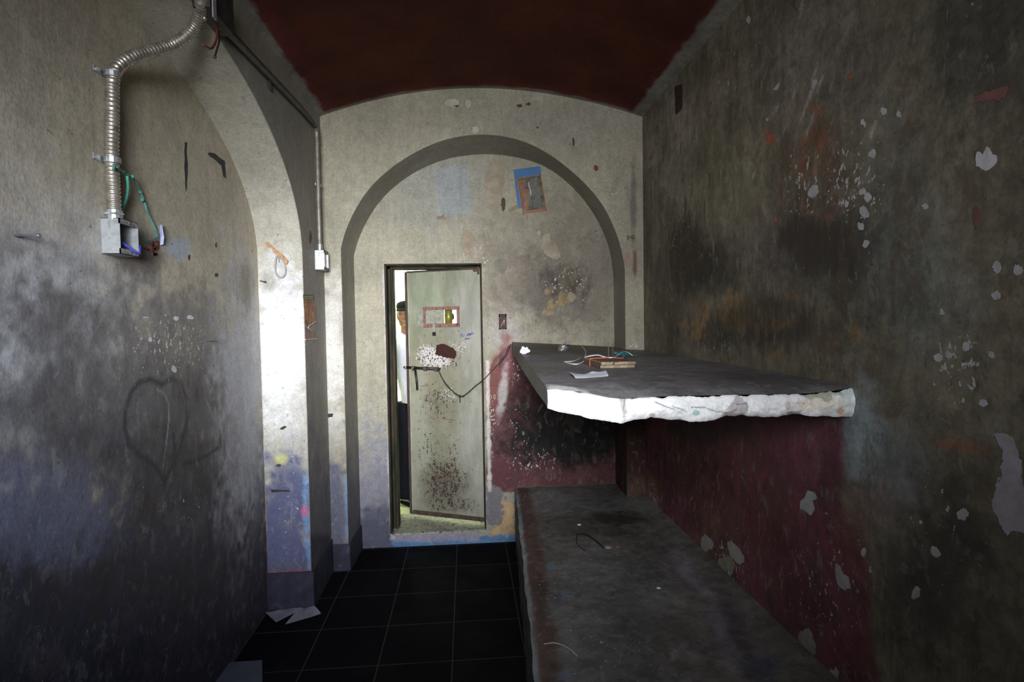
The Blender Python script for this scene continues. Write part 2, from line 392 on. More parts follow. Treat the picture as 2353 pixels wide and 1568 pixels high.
pf = Paint('Y', DF, PLASTER); pf.pscale = (.88, .85, .76)
pf.ell(765, 820, 30, 190, (.64, .62, .56), .8, .6).ell(1300, 280, 190, 60, (.33, .30, .245), .6, .6).ell(1445, 480, 40, 180, (.34, .30, .225), .7, .6)  # first patch paints the window-lit stretch of the pier paler
pf.ell(768, 1200, 45, 140, (.10, .105, .16), .92, .6).ell(780, 1300, 60, 50, (.12, .11, .16), .95, .4)  # dirty pier foot, painted darker still for the light falling off
pf.poly([(742, 1250), (800, 1250), (800, 1400), (742, 1400)], (.10, .095, .13), .9, .01, .006)
pf.poly([(790, 1090), (799, 1090), (801, 1240), (795, 1240)], (.18, .30, .48), .6, .006, .018, 28)
pf.poly([(1420, 815), (1490, 815), (1490, 1220), (1420, 1220)], (.06, .024, .02), 1, .02, .01)
pf.ell(1458, 1140, 25, 50, (.15, .09, .055), .7, .5).ell(1455, 480, 6, 90, (.16, .15, .13), .85, .6).ell(1459, 600, 4, 30, (.16, .05, .04), .8, .5)
pf.peele(1040, 238, 16, 10, (.62, .60, .58), w=.02).peele(1047, 243, 10, 3, (.04, .03, .03), w=.008).peele(1076, 238, 8, 11, (.60, .58, .56), w=.015).peele(1078, 237, 4, 5, (.04, .03, .03), w=.008)
pf.peele(1190, 237, 22, 12, (.5, .46, .42), w=.02).peele(1192, 240, 16, 7, (.13, .05, .04), w=.012).peele(1215, 239, 6, 5, (.14, .05, .04), w=.01)
pf.peele(1370, 387, 6, 8, (.22, .05, .04), w=.012).peele(1318, 325, 3, 14, (.10, .05, .03), w=.008).peele(1235, 293, 3, 3, (.03, .03, .03), w=.008)
pf.peele(1440, 600, 13, 18, (.40, .30, .25), w=.015).peele(1092, 300, 9, 8, (.6, .6, .58), w=.015)
pf.peele(748, 928, 5, 6, (.04, .04, .05), w=.006).peele(757, 955, 10, 5, (.04, .04, .05), w=.006)
pf.fleck(900, 300, 140, 60, .2).fleck(1400, 450, 60, 120, .35).fleck(1458, 795, 25, 10, .9)
pf.grime(1455, 700, 40, 90, .3).grime(760, 1290, 30, 60, .5)

def paint_back(o):
    """two planes (and the reveal between them) in one wall: paint each from its own sheet"""
    me = o.data; n = len(me.vertices); co = np.empty(n*3); me.vertices.foreach_get('co', co); co = co.reshape(-1, 3)
    class D: pass
    res = {}
    for P, sel in ((pb, co[:, 1] > DP-.001), (pf, co[:, 1] < DF+.001)):
        tmp = bpy.data.meshes.new('t'); tmp.from_pydata([tuple(p) for p in co[sel]], [], []); d = D(); d.data = tmp; d.location = (0, 0, 0); P.apply(d)
        for nm, w in (('tint', 4), ('peelcol', 4), ('peel', 1), ('fleck', 1), ('grime', 1)):
            k = sel.sum(); arr = np.empty(k*w, np.float32); tmp.attributes[nm].data.foreach_get('color' if w == 4 else 'value', arr)
            res.setdefault(nm, np.zeros((n, w), np.float32))[sel] = arr.reshape(k, w)
        bpy.data.meshes.remove(tmp)
    rv = (co[:, 1] >= DF+.001) & (co[:, 1] <= DP-.001); z = co[rv, 2]; y = co[rv, 1]
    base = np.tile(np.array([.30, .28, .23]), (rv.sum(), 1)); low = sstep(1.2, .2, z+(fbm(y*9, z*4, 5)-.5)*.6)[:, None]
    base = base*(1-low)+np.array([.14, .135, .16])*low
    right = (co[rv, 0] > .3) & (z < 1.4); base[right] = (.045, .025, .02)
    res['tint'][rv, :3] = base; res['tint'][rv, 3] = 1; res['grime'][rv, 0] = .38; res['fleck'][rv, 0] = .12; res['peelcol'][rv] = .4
    for nm in ('tint', 'peelcol'):
        a = me.attributes.new(nm, 'FLOAT_COLOR', 'POINT'); a.data.foreach_set('color', res[nm].ravel())
    for nm in ('peel', 'fleck', 'grime'):
        a = me.attributes.new(nm, 'FLOAT', 'POINT'); a.data.foreach_set('value', res[nm].ravel())
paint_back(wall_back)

# ------------------------------------------------------------------ left wall: face, niche reveal, niche back
yc, ya, za, zb = 1.90, 1.45, .75, 2.05
y_far = yc+ya
th = np.linspace(0, math.pi, 121)
ARY = yc+ya*np.cos(th); ARZ = zb+za*np.sin(th)
wl = MB()
ys = np.linspace(y_far, DF, 36); wl.grid(np.array([[(XL, y, z) for z in np.linspace(0, ZS+.03, 205)] for y in ys]))
ys2 = np.linspace(YR, yc-ya, 60); wl.grid(np.array([[(XL, y, z) for z in np.linspace(0, ZS+.03, 120)] for y in ys2]))
wl.grid(np.array([[(XL, y, a+(ZS+.03-a)*k/30) for k in range(31)] for y, a in zip(ARY, ARZ)]))
curve = np.vstack([np.c_[np.full(280, y_far), np.linspace(0, zb, 280)], np.c_[ARY, ARZ][1:-1], np.c_[np.full(60, yc-ya), np.linspace(zb, 0, 60)]])
wl.grid(np.array([[(x, y, z) for y, z in curve] for x in np.linspace(XL, XN, 40)]))
ysn = np.linspace(yc-ya, y_far, 340); topz = zb+za*np.sqrt(np.clip(1-((ysn-yc)/ya)**2, 0, 1))
wl.grid(np.array([[(XN, y, t*k/330) for k in range(331)] for y, t in zip(ysn, topz)]))
wall_left = tag(wl.build('wall_left', m_wall), 'grimy cream left wall with a wide arched niche', 'wall', kind='structure')
pn = Paint('X', XN, (.49, .435, .32))
pn.ell(100, 800, 260, 380, (.50, .52, .56), .7, .7).ell(140, 250, 220, 260, (.42, .375, .27), .6, .7)
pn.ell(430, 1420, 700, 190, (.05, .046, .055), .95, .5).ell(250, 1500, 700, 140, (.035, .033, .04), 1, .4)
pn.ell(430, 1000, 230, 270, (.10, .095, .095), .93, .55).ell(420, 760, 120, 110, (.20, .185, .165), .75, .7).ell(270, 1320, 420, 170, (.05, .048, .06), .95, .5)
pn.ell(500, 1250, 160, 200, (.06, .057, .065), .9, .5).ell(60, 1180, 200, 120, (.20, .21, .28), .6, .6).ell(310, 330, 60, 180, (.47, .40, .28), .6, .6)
pn.ell(330, 590, 70, 40, (.12, .10, .08), .7, .7).ell(560, 880, 45, 300, (.48, .48, .50), .75, .7).ell(565, 660, 16, 50, (.2, .18, .13), .7, .7)
pn.ell(410, 570, 30, 30, (.40, .46, .52), .8, .4)
pn.line([(372, 884), (345, 872), (318, 880), (300, 905), (288, 945), (287, 985), (296, 1020), (318, 1045), (345, 1062), (362, 1078), (378, 1110)], .012, (.03, .028, .03), .75)
pn.line([(372, 884), (392, 872), (415, 880), (430, 920), (430, 970), (415, 1030), (392, 1080), (378, 1110)], .011, (.03, .028, .03), .7)
pn.line([(378, 1095), (376, 1120)], .012, (.02, .018, .02), .8).line([(420, 1068), (450, 1058), (480, 1045), (500, 1030)], .010, (.02, .018, .02), .7).line([(399, 1000), (402, 1035)], .010, (.02, .02, .02), .8).line([(505, 990), (508, 1030)], .008, (.025, .022, .025), .7)
pn.line([(388, 930), (388, 965), (382, 1020), (375, 1075)], .004, (.42, .42, .45), .7).line([(472, 918), (488, 952)], .003, (.4, .4, .42), .6).line([(360, 895), (378, 905), (388, 930)], .004, (.35, .35, .38), .6)
pn.peel([(424, 326), (431, 328), (429, 350), (432, 380), (430, 430), (427, 442), (424, 400)], (.045, .042, .05), .006)
pn.peel([(474, 352), (490, 350), (517, 372), (520, 412), (513, 405), (508, 380), (490, 365)], (.05, .05, .055), .006)
pn.peele(345, 780, 5, 7, (.75, .75, .8), w=.008).peele(404, 732, 8, 6, (.72, .72, .76), w=.006).peele(436, 729, 10, 5, (.72, .72, .76), w=.006).peele(400, 848, 6, 9, (.62, .62, .66), w=.008).peele(334, 730, 10, 3, (.6, .6, .64), w=.006).peele(310, 808, 3, 5, (.6, .6, .65), w=.006)
pn.peele(498, 632, 6, 5, (.10, .07, .04), w=.006).peele(435, 592, 4, 8, (.08, .06, .05), w=.006).peele(497, 563, 3, 8, (.15, .12, .06), w=.006).peele(362, 566, 6, 18, (.16, .06, .04), w=.01)
pn.fleck(400, 790, 110, 110, .55).fleck(470, 620, 60, 60, .3).fleck(430, 470, 60, 120, .2).fleck(450, 1150, 120, 100, .25)
pn.grime(420, 900, 110, 150, .55).grime(430, 1080, 190, 190, .6).grime(300, 1350, 300, 120, .6).grime(350, 600, 70, 40, .35)
pl = Paint('X', XL, (.30, .275, .235))
pl.ell(640, 200, 130, 120, (.26, .25, .21), .6, .6).ell(715, 700, 20, 120, (.36, .33, .30), .6, .6).ell(720, 1200, 40, 200, (.13, .125, .15), .8, .5)
pl.peele(425, 8, 32, 26, (.20, .05, .025), w=.02)
pl.peele(713, 545, 4, 18, (.2, .1, .06), w=.006).fleck(712, 590, 18, 60, .5).grime(715, 900, 20, 300, .4)
pl.poly([(690, 1230), (760, 1230), (760, 1420), (690, 1420)], (.06, .055, .08), .9, .02, .01)
prv = Paint('Y', y_far, (.43, .41, .33))
prv.ell(650, 800, 60, 190, (.72, .72, .72), .9, .6).ell(655, 960, 50, 60, (.50, .48, .44), .5, .5).ell(655, 1240, 80, 190, (.075, .085, .17), .95, .5).ell(665, 1350, 70, 60, (.10, .10, .15), .95, .4)  # window-lit middle painted pale; dirty blue foot darkened as the light falls off
prv.ell(618, 650, 16, 22, (.28, .26, .2), .7, .7).poly([(615, 1317), (725, 1310), (725, 1400), (615, 1400)], (.085, .085, .13), .85, .012, .008)
prv.poly([(694, 1090), (706, 1090), (716, 1310), (706, 1310)], (.17, .30, .50), .7, .010, .022, 28).ell(700, 1175, 8, 12, (.5, .1, .2), .8, .4)
prv.poly([(618, 1314), (722, 1308), (722, 1320), (618, 1324)], (.25, .06, .06), .6, .006, .006).ell(645, 1055, 14, 12, (.60, .58, .2), .7, .6)
prv.peele(650, 984, 11, 4, (.04, .04, .045), w=.006, rot=-25).peele(641, 1070, 7, 4, (.05, .05, .06), w=.006)
prv.peel([(622, 1124), (632, 1126), (666, 1126), (666, 1131), (624, 1132)], (.025, .025, .03), .004)
prv.fleck(660, 1180, 40, 100, .4).fleck(680, 1000, 20, 150, .35).grime(680, 950, 30, 90, .3)
def paint_planes(o, sheets, default):
    me = o.data; n = len(me.vertices); co = np.empty(n*3); me.vertices.foreach_get('co', co); co = co.reshape(-1, 3)
    res = {nm: np.zeros((n, w), np.float32) for nm, w in (('tint', 4), ('peelcol', 4), ('peel', 1), ('fleck', 1), ('grime', 1))}
    res['tint'][:] = (*default, 1)
    for P, selfn in sheets:
        sel = selfn(co); tmp = bpy.data.meshes.new('t'); tmp.from_pydata([tuple(p) for p in co[sel]], [], [])
        class D: pass
        d = D(); d.data = tmp; d.location = (0, 0, 0); P.apply(d); k = int(sel.sum())
        for nm in res:
            w = res[nm].shape[1]; arr = np.empty(k*w, np.float32); tmp.attributes[nm].data.foreach_get('color' if w == 4 else 'value', arr); res[nm][sel] = arr.reshape(k, w)
        bpy.data.meshes.remove(tmp)
    for nm in ('tint', 'peelcol'):
        a = me.attributes.new(nm, 'FLOAT_COLOR', 'POINT'); a.data.foreach_set('color', res[nm].ravel())
    for nm in ('peel', 'fleck', 'grime'):
        a = me.attributes.new(nm, 'FLOAT', 'POINT'); a.data.foreach_set('value', res[nm].ravel())
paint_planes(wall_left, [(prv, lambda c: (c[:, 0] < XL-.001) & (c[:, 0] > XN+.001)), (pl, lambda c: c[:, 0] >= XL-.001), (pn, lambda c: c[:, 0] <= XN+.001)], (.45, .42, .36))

# ------------------------------------------------------------------ right wall
wr = MB(); wr.grid(np.array([[(XR, y, z) for z in np.linspace(0, ZS+.03, 400)] for y in np.linspace(YR, DF, 600)]))
wall_right = tag(wr.build('wall_right', m_dark), 'dark sooty right wall with flaking paint and maroon lower band', 'wall', kind='structure')
pr = Paint('X', XR, (.205, .182, .130))
pr.ell(1650, 330, 150, 210, (.25, .22, .15), .8, .7).ell(1640, 420, 60, 80, (.22, .22, .13), .7, .7).ell(1530, 330, 50, 110, (.34, .31, .25), .6, .7)
pr.ell(1850, 120, 170, 130, (.22, .20, .17), .8, .6).ell(1620, 610, 110, 60, (.05, .045, .035), .85, .6).ell(1870, 570, 150, 110, (.055, .052, .045), .85, .6)
pr.ell(1760, 600, 60, 90, (.20, .175, .155), .6, .7).ell(2080, 520, 110, 230, (.19, .195, .165), .7, .6).ell(1860, 360, 90, 110, (.23, .15, .10), .55, .6, 0, 1.2, 16).ell(1885, 335, 30, 45, (.28, .13, .07), .5, .5, 0, 1.4, 18).ell(1765, 320, 14, 22, (.32, .13, .08), .6, .5, 0, 1.2, 18)
pr.ell(1700, 760, 220, 45, (.07, .06, .045), .8, .6).ell(1690, 720, 40, 40, (.26, .16, .06), .5, .7).ell(2120, 700, 120, 90, (.20, .205, .185), .6, .6)
pr.poly([(1478, 905), (1700, 930), (1945, 945), (1935, 1050), (1925, 1130), (1950, 1230), (2000, 1330), (2010, 1568), (1830, 1568), (1640, 1340), (1478, 1170)], (.18, .056, .075), 1, .03, .05, 7)
pr.ell(1700, 1130, 120, 130, (.15, .045, .04), .6, .7).ell(1560, 1060, 80, 70, (.08, .03, .025), .7, .6).ell(1850, 1060, 80, 80, (.21, .07, .10), .7, .7)
pr.ell(1985, 1000, 45, 100, (.34, .40, .42), .9, .6).ell(2050, 1080, 70, 120, (.25, .26, .26), .75, .6).ell(1990, 1180, 60, 60, (.28, .15, .13), .5, .7).ell(1960, 1290, 40, 60, (.20, .06, .07), .8, .6)
pr.ell(2200, 1025, 70, 14, (.34, .14, .08), .7, .5, 10).ell(1490, 1180, 20, 70, (.30, .20, .11), .7, .6).ell(1620, 1260, 50, 70, (.25, .15, .09), .5, .7)
pr.ell(2150, 1350, 140, 180, (.07, .065, .06), .7, .7).ell(2250, 120, 140, 160, (.08, .078, .065), .8, .6)
pr.peel([(2240, 345), (2258, 352), (2268, 338), (2280, 355), (2296, 352), (2290, 382), (2268, 392), (2246, 380)], (.66, .65, .68), .012)
pr.peel([(2276, 990), (2325, 1000), (2345, 1050), (2353, 1075), (2360, 1230), (2325, 1215), (2318, 1240), (2300, 1212), (2272, 1165), (2288, 1110), (2306, 1095), (2290, 1070), (2300, 1035)], (.46, .43, .47), .02)
pr.peel([(1855, 1126), (1872, 1130), (1878, 1146), (1868, 1150), (1872, 1170), (1862, 1184), (1848, 1172), (1836, 1172), (1838, 1150), (1848, 1146)], (.50, .50, .50), .008)
pr.peel([(1920, 1295), (1932, 1300), (1935, 1318), (1950, 1325), (1955, 1352), (1942, 1358), (1925, 1345), (1920, 1325)], (.44, .42, .42), .01)
pr.peele(1625, 1250, 16, 22, (.40, .38, .35), w=.015).peel([(1650, 1285), (1680, 1275), (1690, 1300), (1680, 1330), (1672, 1310), (1660, 1340), (1644, 1320)], (.33, .32, .25), .015).peele(1690, 1270, 14, 34, (.46, .42, .40), rot=-30, w=.015)
pr.peel([(1835, 1450), (1860, 1440), (1875, 1480), (1870, 1540), (1850, 1560), (1830, 1530)], (.30, .29, .26), .03).peele(1915, 1555, 18, 20, (.40, .40, .40))
pr.peel([(2238, 225), (2270, 205), (2325, 190), (2310, 225), (2270, 232), (2240, 235)], (.24, .11, .10), .02)
for (x, y, a, b) in [(1980, 440, 10, 12), (1995, 455, 12, 14), (1985, 490, 14, 18), (1978, 520, 10, 14), (1990, 560, 8, 14), (2003, 355, 9, 12), (1945, 470, 7, 9), (1870, 440, 12, 16), (1830, 420, 5, 9), (2030, 255, 8, 8), (2065, 265, 5, 10), (1985, 285, 8, 14), (2155, 825, 14, 12), (2180, 815, 8, 16), (2220, 800, 9, 12), (2228, 838, 6, 16), (2280, 815, 12, 10), (2230, 890, 14, 7), (2262, 925, 14, 9), (2290, 610, 10, 14), (2290, 680, 8, 12), (2165, 720, 10, 14), (2205, 880, 6, 12), (2340, 620, 12, 12), (2125, 475, 6, 5), (2150, 1270, 12, 14), (2105, 1360, 12, 18), (1985, 1270, 8, 10), (2210, 1180, 14, 18), (1720, 45, 5, 10), (1870, 195, 6, 14), (1785, 200, 5, 14), (1765, 275, 6, 6)]:
    pr.peele(x, y, a, b, (.52, .50, .51), rot=random.uniform(-30, 30), w=.016)
pr.peel([(1550, 200), (1568, 192), (1568, 250), (1552, 266)], (.05, .02, .018), .008)
pr.peele(2245, 500, 9, 30, (.20, .10, .07), w=.012).peele(1955, 175, 6, 8, (.42, .14, .08), w=.01).peele(1770, 320, 9, 14, (.38, .13, .07), rot=20, w=.012).peele(1780, 505, 6, 6, (.40, .12, .05), w=.012)
for k_ in range(26):
    x, y = random.gauss(1860, 70), random.gauss(200, 110); l_ = random.uniform(14, 55); pr.line([(x, y), (x-l_*.33, y+l_)], random.uniform(.003, .008), (.46, .43, .39), random.uniform(.4, .9))
for k_ in range(40):
    x, y = random.gauss(1560, 45), random.gauss(480, 140); l_ = random.uniform(10, 70); pr.line([(x, y), (x, y+l_)], random.uniform(.004, .012), (.05, .04, .03) if k_ % 3 else (.36, .33, .28), .7)
for k_ in range(22):
    pr.ell(random.gauss(1720, 130), random.gauss(745, 45), random.uniform(5, 16), random.uniform(8, 26), (.30, .19, .08), .7, .4, 0, 1.2, 30)
for k_ in range(16):
    pr.ell(random.gauss(1865, 40), random.gauss(345, 60), random.uniform(5, 16), random.uniform(6, 22), (.28, .13, .075), .6, .4, 20, 1.2, 30)
pr.fleck(1950, 420, 110, 150, .62).fleck(1850, 420, 150, 130, .5).fleck(2200, 850, 120, 110, .6).fleck(1700, 150, 150, 130, .3).fleck(1560, 500, 60, 200, .35).fleck(1660, 1330, 90, 130, .7).fleck(1900, 1350, 160, 180, .45).fleck(1500, 1170, 25, 90, .7).fleck(2150, 1200, 150, 150, .35).fleck(1640, 800, 160, 30, .35)
pr.grime(1870, 560, 160, 100, .8).grime(1560, 600, 80, 150, .75).grime(1750, 730, 280, 90, .7).grime(1600, 440, 40, 120, .35).grime(2000, 720, 120, 90, .5).grime(1620, 990, 180, 50, .8).grime(2200, 250, 200, 160, .6).grime(1780, 1400, 40, 130, .6, -38).grime(1900, 250, 130, 90, .4).grime(2180, 1150, 80, 90, .5)
pr.apply(wall_right)

# ------------------------------------------------------------------ ceiling
xs = np.linspace(XL, XR, 150); ysr = np.linspace(YR, DF, 240)
cm = MB(); cm.grid(np.array([[(x, y, vault_s(x)) for y in ysr] for x in xs]))
ceiling = tag(cm.build('ceiling', m_ceil, smooth=True), 'shallow vaulted ceiling painted dark red with a grey border', 'ceiling', kind='structure')
pc_ = Paint('Z', ZS, (.095, .022, .012))
def ceil_extra(co, tint):
    x, y = co[:, 0], co[:, 1]; n = fbm(x*3, y*3, 21)
    dark = sstep(.4, .75, n)[:, None]*.5; tint = tint*(1-dark)+np.array([.075, .02, .012])*dark
    e = np.minimum.reduce([x-XL, (XR-x), (DF-y)*.9]); j = (fbm(x*9, y*9, 4)-.5)*.05
    pk = sstep(.16, .05, e+j)[:, None]*.6; tint = tint*(1-pk)+np.array([.16, .03, .03])*pk
    el = np.where(XR-x < .3, XR-x-.035, np.where(x-XL < .3, x-XL+.01, 9)); el = np.minimum(el, (DF-y)+.004)
    g = sstep(.055, .035, el+j*.8)[:, None]; return tint*(1-g)+np.array([.27, .255, .22])*g
pc_.apply(ceiling, ceil_extra)

# ------------------------------------------------------------------ floor of dark tiles
t = NT('dark floor tiles'); co = t.coord(); tile = .36
br = t.n('ShaderNodeTexBrick', offset=0.0, squash=1.0); t.link(co, br.inputs['Vector'])
br.inputs['Scale'].default_value = 1; br.inputs['Brick Width'].default_value = tile; br.inputs['Row Height'].default_value = tile; br.inputs['Mortar Size'].default_value = .0032; br.inputs['Mortar Smooth'].default_value = .2
br.inputs['Color1'].default_value = (.005, .005, .006, 1); br.inputs['Color2'].default_value = (.007, .007, .008, 1); br.inputs['Mortar'].default_value = (.05, .047, .04, 1)
nz = t.noise(4, 8, .65, co); n3 = t.noise(30, 5, .6, co)
c = t.mix(t.ramp(nz, .55, .75), br.outputs['Color'], (.012, .0115, .013)); c = t.mix(t.math('MULTIPLY', t.ramp(n3, .7, .75), .5), c, (.06, .058, .055))
t.link(c, t.b.inputs['Base Color']); t.link(t.ramp(nz, .3, .7, .5, .75), t.b.inputs['Roughness']); t.b.inputs['Specular IOR Level'].default_value = .03; t.bump(n3, .2, .002)
m_floor = t.m
fm = MB(); fm.quad((0, 0, 0), (1, 0, 0), (1, 1, 0), (0, 1, 0))
gx, gy = HZ(1050, 1268, 0)[0], DP-.02
fl = MB(); fl.quad((XN-.05-gx, YR-gy, 0), (XR+.02-gx, YR-gy, 0), (XR+.02-gx, DP+.02-gy, 0), (XN-.05-gx, DP+.02-gy, 0))
floor = fl.build('floor', m_floor); floor.location = (gx, gy, 0); tag(floor, 'floor of large dark tiles with thin pale joints', 'floor', kind='structure')

# ------------------------------------------------------------------ rear wall with a barred window (behind the camera)
WX0, WX1, WZ0, WZ1 = -.62, .42, 1.6, 2.75
m_plain = simple('rear plaster', (.32, .30, .26), .85, var=.3, scale=5)
rm = MB()
for (a, b, c0, d0) in ((XN-.1, WX0, 0, 3.3), (WX1, XR+.1, 0, 3.3), (WX0, WX1, 0, WZ0), (WX0, WX1, WZ1, 3.3)): rm.box((a, YR-.12, c0), (b, YR, d0))
tag(rm.build('wall_rear', m_plain), 'plain rear wall with the daylight window', 'wall', kind='structure')
m_iron = simple('dark iron', (.05, .045, .04), .5, .7, var=.4)
wm = MB()
for x in (WX0+.02, WX1-.02): wm.box((x-.02, YR-.1, WZ0), (x+.02, YR-.06, WZ1))
for z in (WZ0+.02, WZ1-.02): wm.box((WX0, YR-.1, z-.02), (WX1, YR-.06, z+.02))
tag(wm.build('window_1', m_iron), 'iron window frame high in the rear wall', 'window', kind='structure')

# ------------------------------------------------------------------ baseboards
m_base = simple('dark grimy skirting', (.02, .02, .035), .7, var=.4, scale=14, col2=(.055, .055, .085), thr=(.58, .72))  # grime tone, darkened further for the dim light near the floor
def board(name, pts, t_, h, lab):
    b = MB()
    for (a, c, nrm) in pts:
        a = np.array([*a, 0.]); c = np.array([*c, 0.]); n = np.array([*nrm, 0.])*t_
        b.hexa([a, c, c+n, a+n, a+(0, 0, h), c+(0, 0, h), c+n*.7+(0, 0, h), a+n*.7+(0, 0, h)])
    return tag(b.build(name, m_base), lab, 'baseboard', kind='structure')
bh = float(HY(670, 1315, y_far)[2])
board('baseboard_left', [((XN, y_far), (XL+.012, y_far), (0, -1)), ((XL, y_far-.012), (XL, DF), (1, 0)), ], .012, bh, 'grimy plinth band at the foot of the left pier')
bh2 = float(HY(765, 1252, DF)[2])
board('baseboard_back', [((XL, DF), (xfl+.01, DF), (0, -1)), ((xfl, DF-.01), (xbl, DP), (1, 0))], .012, bh2, 'grimy plinth band at the foot of the end wall pier')

# ------------------------------------------------------------------ corridor beyond the door
TH = .42; CZ = dzb+.015
m_corr = simple('pale green corridor wall', (.62, .66, .52), .8, var=.06, scale=3, bump=.05)
m_corf = simple('pale worn concrete', (.45, .46, .28), .8, var=.35, scale=20, col2=(.28, .28, .18), thr=(.5, .7))
m_jamb = simple('dark dirty green paint', (.05, .055, .035), .6, var=.5, scale=9, col2=(.16, .10, .06), thr=(.6, .75), stretch=(1, 1, .25))
b = MB()
# wall thickness round the doorway
jy0, jy1 = DP, DP+TH
b.box((dxl-.25, jy0+.004, 0), (dxl-.0, jy1, 2.9)); b.box((dxr, jy0+.004, 0), (dxr+.25, jy1, 2.9)); b.box((dxl, jy0+.004, dzt), (dxr, jy1, 2.9))
tag(b.build('wall_doorway', m_jamb), 'thick dark reveal of the doorway behind the end wall', 'wall', kind='structure')
b = MB(); b.box((dxl, DP+.002, 0), (dxr, jy1, CZ-.004)); 
m_sill = simple('grey worn concrete', (.34, .33, .26), .8, var=.45, scale=25, col2=(.09, .085, .08), thr=(.56, .64))
tag(b.build('threshold', m_sill), 'worn concrete threshold under the door', 'threshold', kind='structure')
b = MB(); b.box((-3.5, jy1, CZ-.1), (3.5, 6.4, CZ)); tag(b.build('floor_corridor', m_corf), 'sunlit pale corridor floor beyond the door', 'floor', kind='structure')
b = MB(); b.box((-3.5, 6.4, CZ), (3.5, 6.5, 3.1)); tag(b.build('wall_corridor', m_corr), 'bright corridor wall seen through the door gap', 'wall', kind='structure')
b = MB(); b.box((-3.5, jy1, 3.0), (3.5, 6.5, 3.1)); tag(b.build('ceiling_corridor', m_corr), 'corridor ceiling beyond the door', 'ceiling', kind='structure')
b = MB(); b.box((-3.5, jy1-.02, CZ), (dxl-.1, jy1, 3.0)); b.box((dxr+.1, jy1-.02, CZ), (3.5, jy1, 3.0)); b.box((dxl-.1, jy1-.02, 2.9), (dxr+.1, jy1, 3.0))
tag(b.build('wall_corridor_near', m_corr), 'corridor side of the cell end wall', 'wall', kind='structure')

# door frame (steel)
m_frame = simple('rusty dark green steel', (.030, .028, .016), .7, .0, var=.5, scale=14, col2=(.06, .034, .02), thr=(.5, .66), spec=.2, stretch=(1, 1, .3))
b = MB(); fy0, fy1 = DP+.05, DP+.20
b.box((dxl, fy0-.045, CZ-.004), (dxl+.012, fy1, dzt)); b.box((dxl, fy0+.06, CZ-.004), (dxl+.030, fy1, dzt)); b.box((dxl+.032, fy0+.05, CZ-.004), (dxl+.052, fy1, dzt-.03))
b.box((dxr-.010, DP+.012, CZ-.004), (dxr, fy1, dzt)); b.box((dxl, fy0-.045, dzt-.012), (dxr, fy1, dzt)); b.box((dxl, fy0+.06, dzt-.03), (dxr, fy1, dzt))
tag(b.build('trim_1', m_frame, bevel=.003), 'dark steel frame around the cell door', 'door frame', kind='structure')

# ------------------------------------------------------------------ the metal door
HYD = DP+.065
hp = HY(1103, 900, HYD); ang = math.radians(24)
ddir = np.array([-math.cos(ang), math.sin(ang), 0]); dn = np.array([-math.sin(ang), -math.cos(ang), 0])   # along the leaf, towards the viewer
def DO(px, py, off=0.0):
    p = HP(px, py, hp, dn); return p+dn*off
pTL, pTR, pBR, pBL = DO(934, 627), DO(1101, 616), DO(1117, 1199), DO(948, 1180)
door = empty('door_1', (hp[0], hp[1], CZ))
tag(door, 'grey-green steel cell door, rust-spotted and ajar, with a sliding hatch', 'door', kind='structure')
EZ = np.array([0, 0, 1.0])
wd = float(np.dot(pTL-hp, ddir)); w0 = float(np.dot(pTR-hp, ddir)); zt = float((pTL[2]+pTR[2])/2); zbt = float((pBL[2]+pBR[2])/2)
wd = float((np.dot(pTL-hp, ddir)+np.dot(pBL-hp, ddir))/2); w0 = float((np.dot(pTR-hp, ddir)+np.dot(pBR-hp, ddir))/2)
def L(s, z, off=0.0): return np.array([hp[0], hp[1], 0])+ddir*s+EZ*z+dn*off
def loc(px, py):
    p = DO(px, py); return float(np.dot(p-hp, ddir)), float(p[2])
# hatch opening
hs0, hz0 = loc(1050, 743); hs1, hz1 = loc(975, 711)
hz0, hz1 = loc(1010, 744)[1], loc(1010, 713)[1]; hs0 = loc(1049, 728)[0]; hs1 = loc(980, 728)[0]
t = NT('rust spotted grey green door paint'); co = t.coord(); tint = t.attr('tint').outputs['Color']; gr = t.attr('grime').outputs['Fac']; fl_ = t.attr('fleck').outputs['Fac']; pe_ = t.attr('peel').outputs['Fac']; pcx = t.attr('peelcol').outputs['Color']
n1 = t.noise(5, 7, .65, t.coord((1.5, 1.5, .5))); n2 = t.noise(60, 4, .6, co); nsk = t.noise(10, 6, .6, t.coord((4, 4, .3)))
c = t.mix(1.0, tint, t.mix(t.ramp(n1, .3, .7), (.72, .74, .68), (1.12, 1.12, 1.08)), 'MULTIPLY')
c = t.mix(t.math('MULTIPLY', t.ramp(nsk, .5, .75), .3), c, (.17, .14, .08))
ng = t.math('ADD', t.math('MULTIPLY', t.noise(34, 5, .66, t.coord((1.2, 1.2, .8)), .3), .5), t.math('MULTIPLY', t.noise(95, 4, .6, co), .5)); gm = t.ramp(t.math('ADD', ng, t.math('MULTIPLY', gr, .20)), .655, .70)
c = t.mix(t.math('MULTIPLY', t.ramp(t.math('ADD', n1, t.math('MULTIPLY', gr, .45)), .6, 1.0), .55), c, (.13, .12, .085))
c = t.mix(gm, c, t.mix(t.ramp(n2, .42, .56), (.085, .040, .026), (.035, .03, .022)))
nw = t.noise(75, 5, .7, co, .4); c = t.mix(t.ramp(t.math('ADD', nw, t.math('MULTIPLY', fl_, .29)), .66, .69), c, (.66, .62, .57))
c = t.mix(t.math('MULTIPLY', t.ramp(t.math('ADD', t.noise(70, 4, .65, t.coord((1, 1, 1.1)), .2), t.math('MULTIPLY', fl_, .10)), .63, .66), t.ramp(fl_, .1, .5)), c, (.055, .04, .03))
pp = t.math('ADD', pe_, t.math('MULTIPLY', t.math('SUBTRACT', t.noise(55, 5, .65, co), .5), 1.5)); c = t.mix(t.ramp(pp, .48, .54), c, pcx)
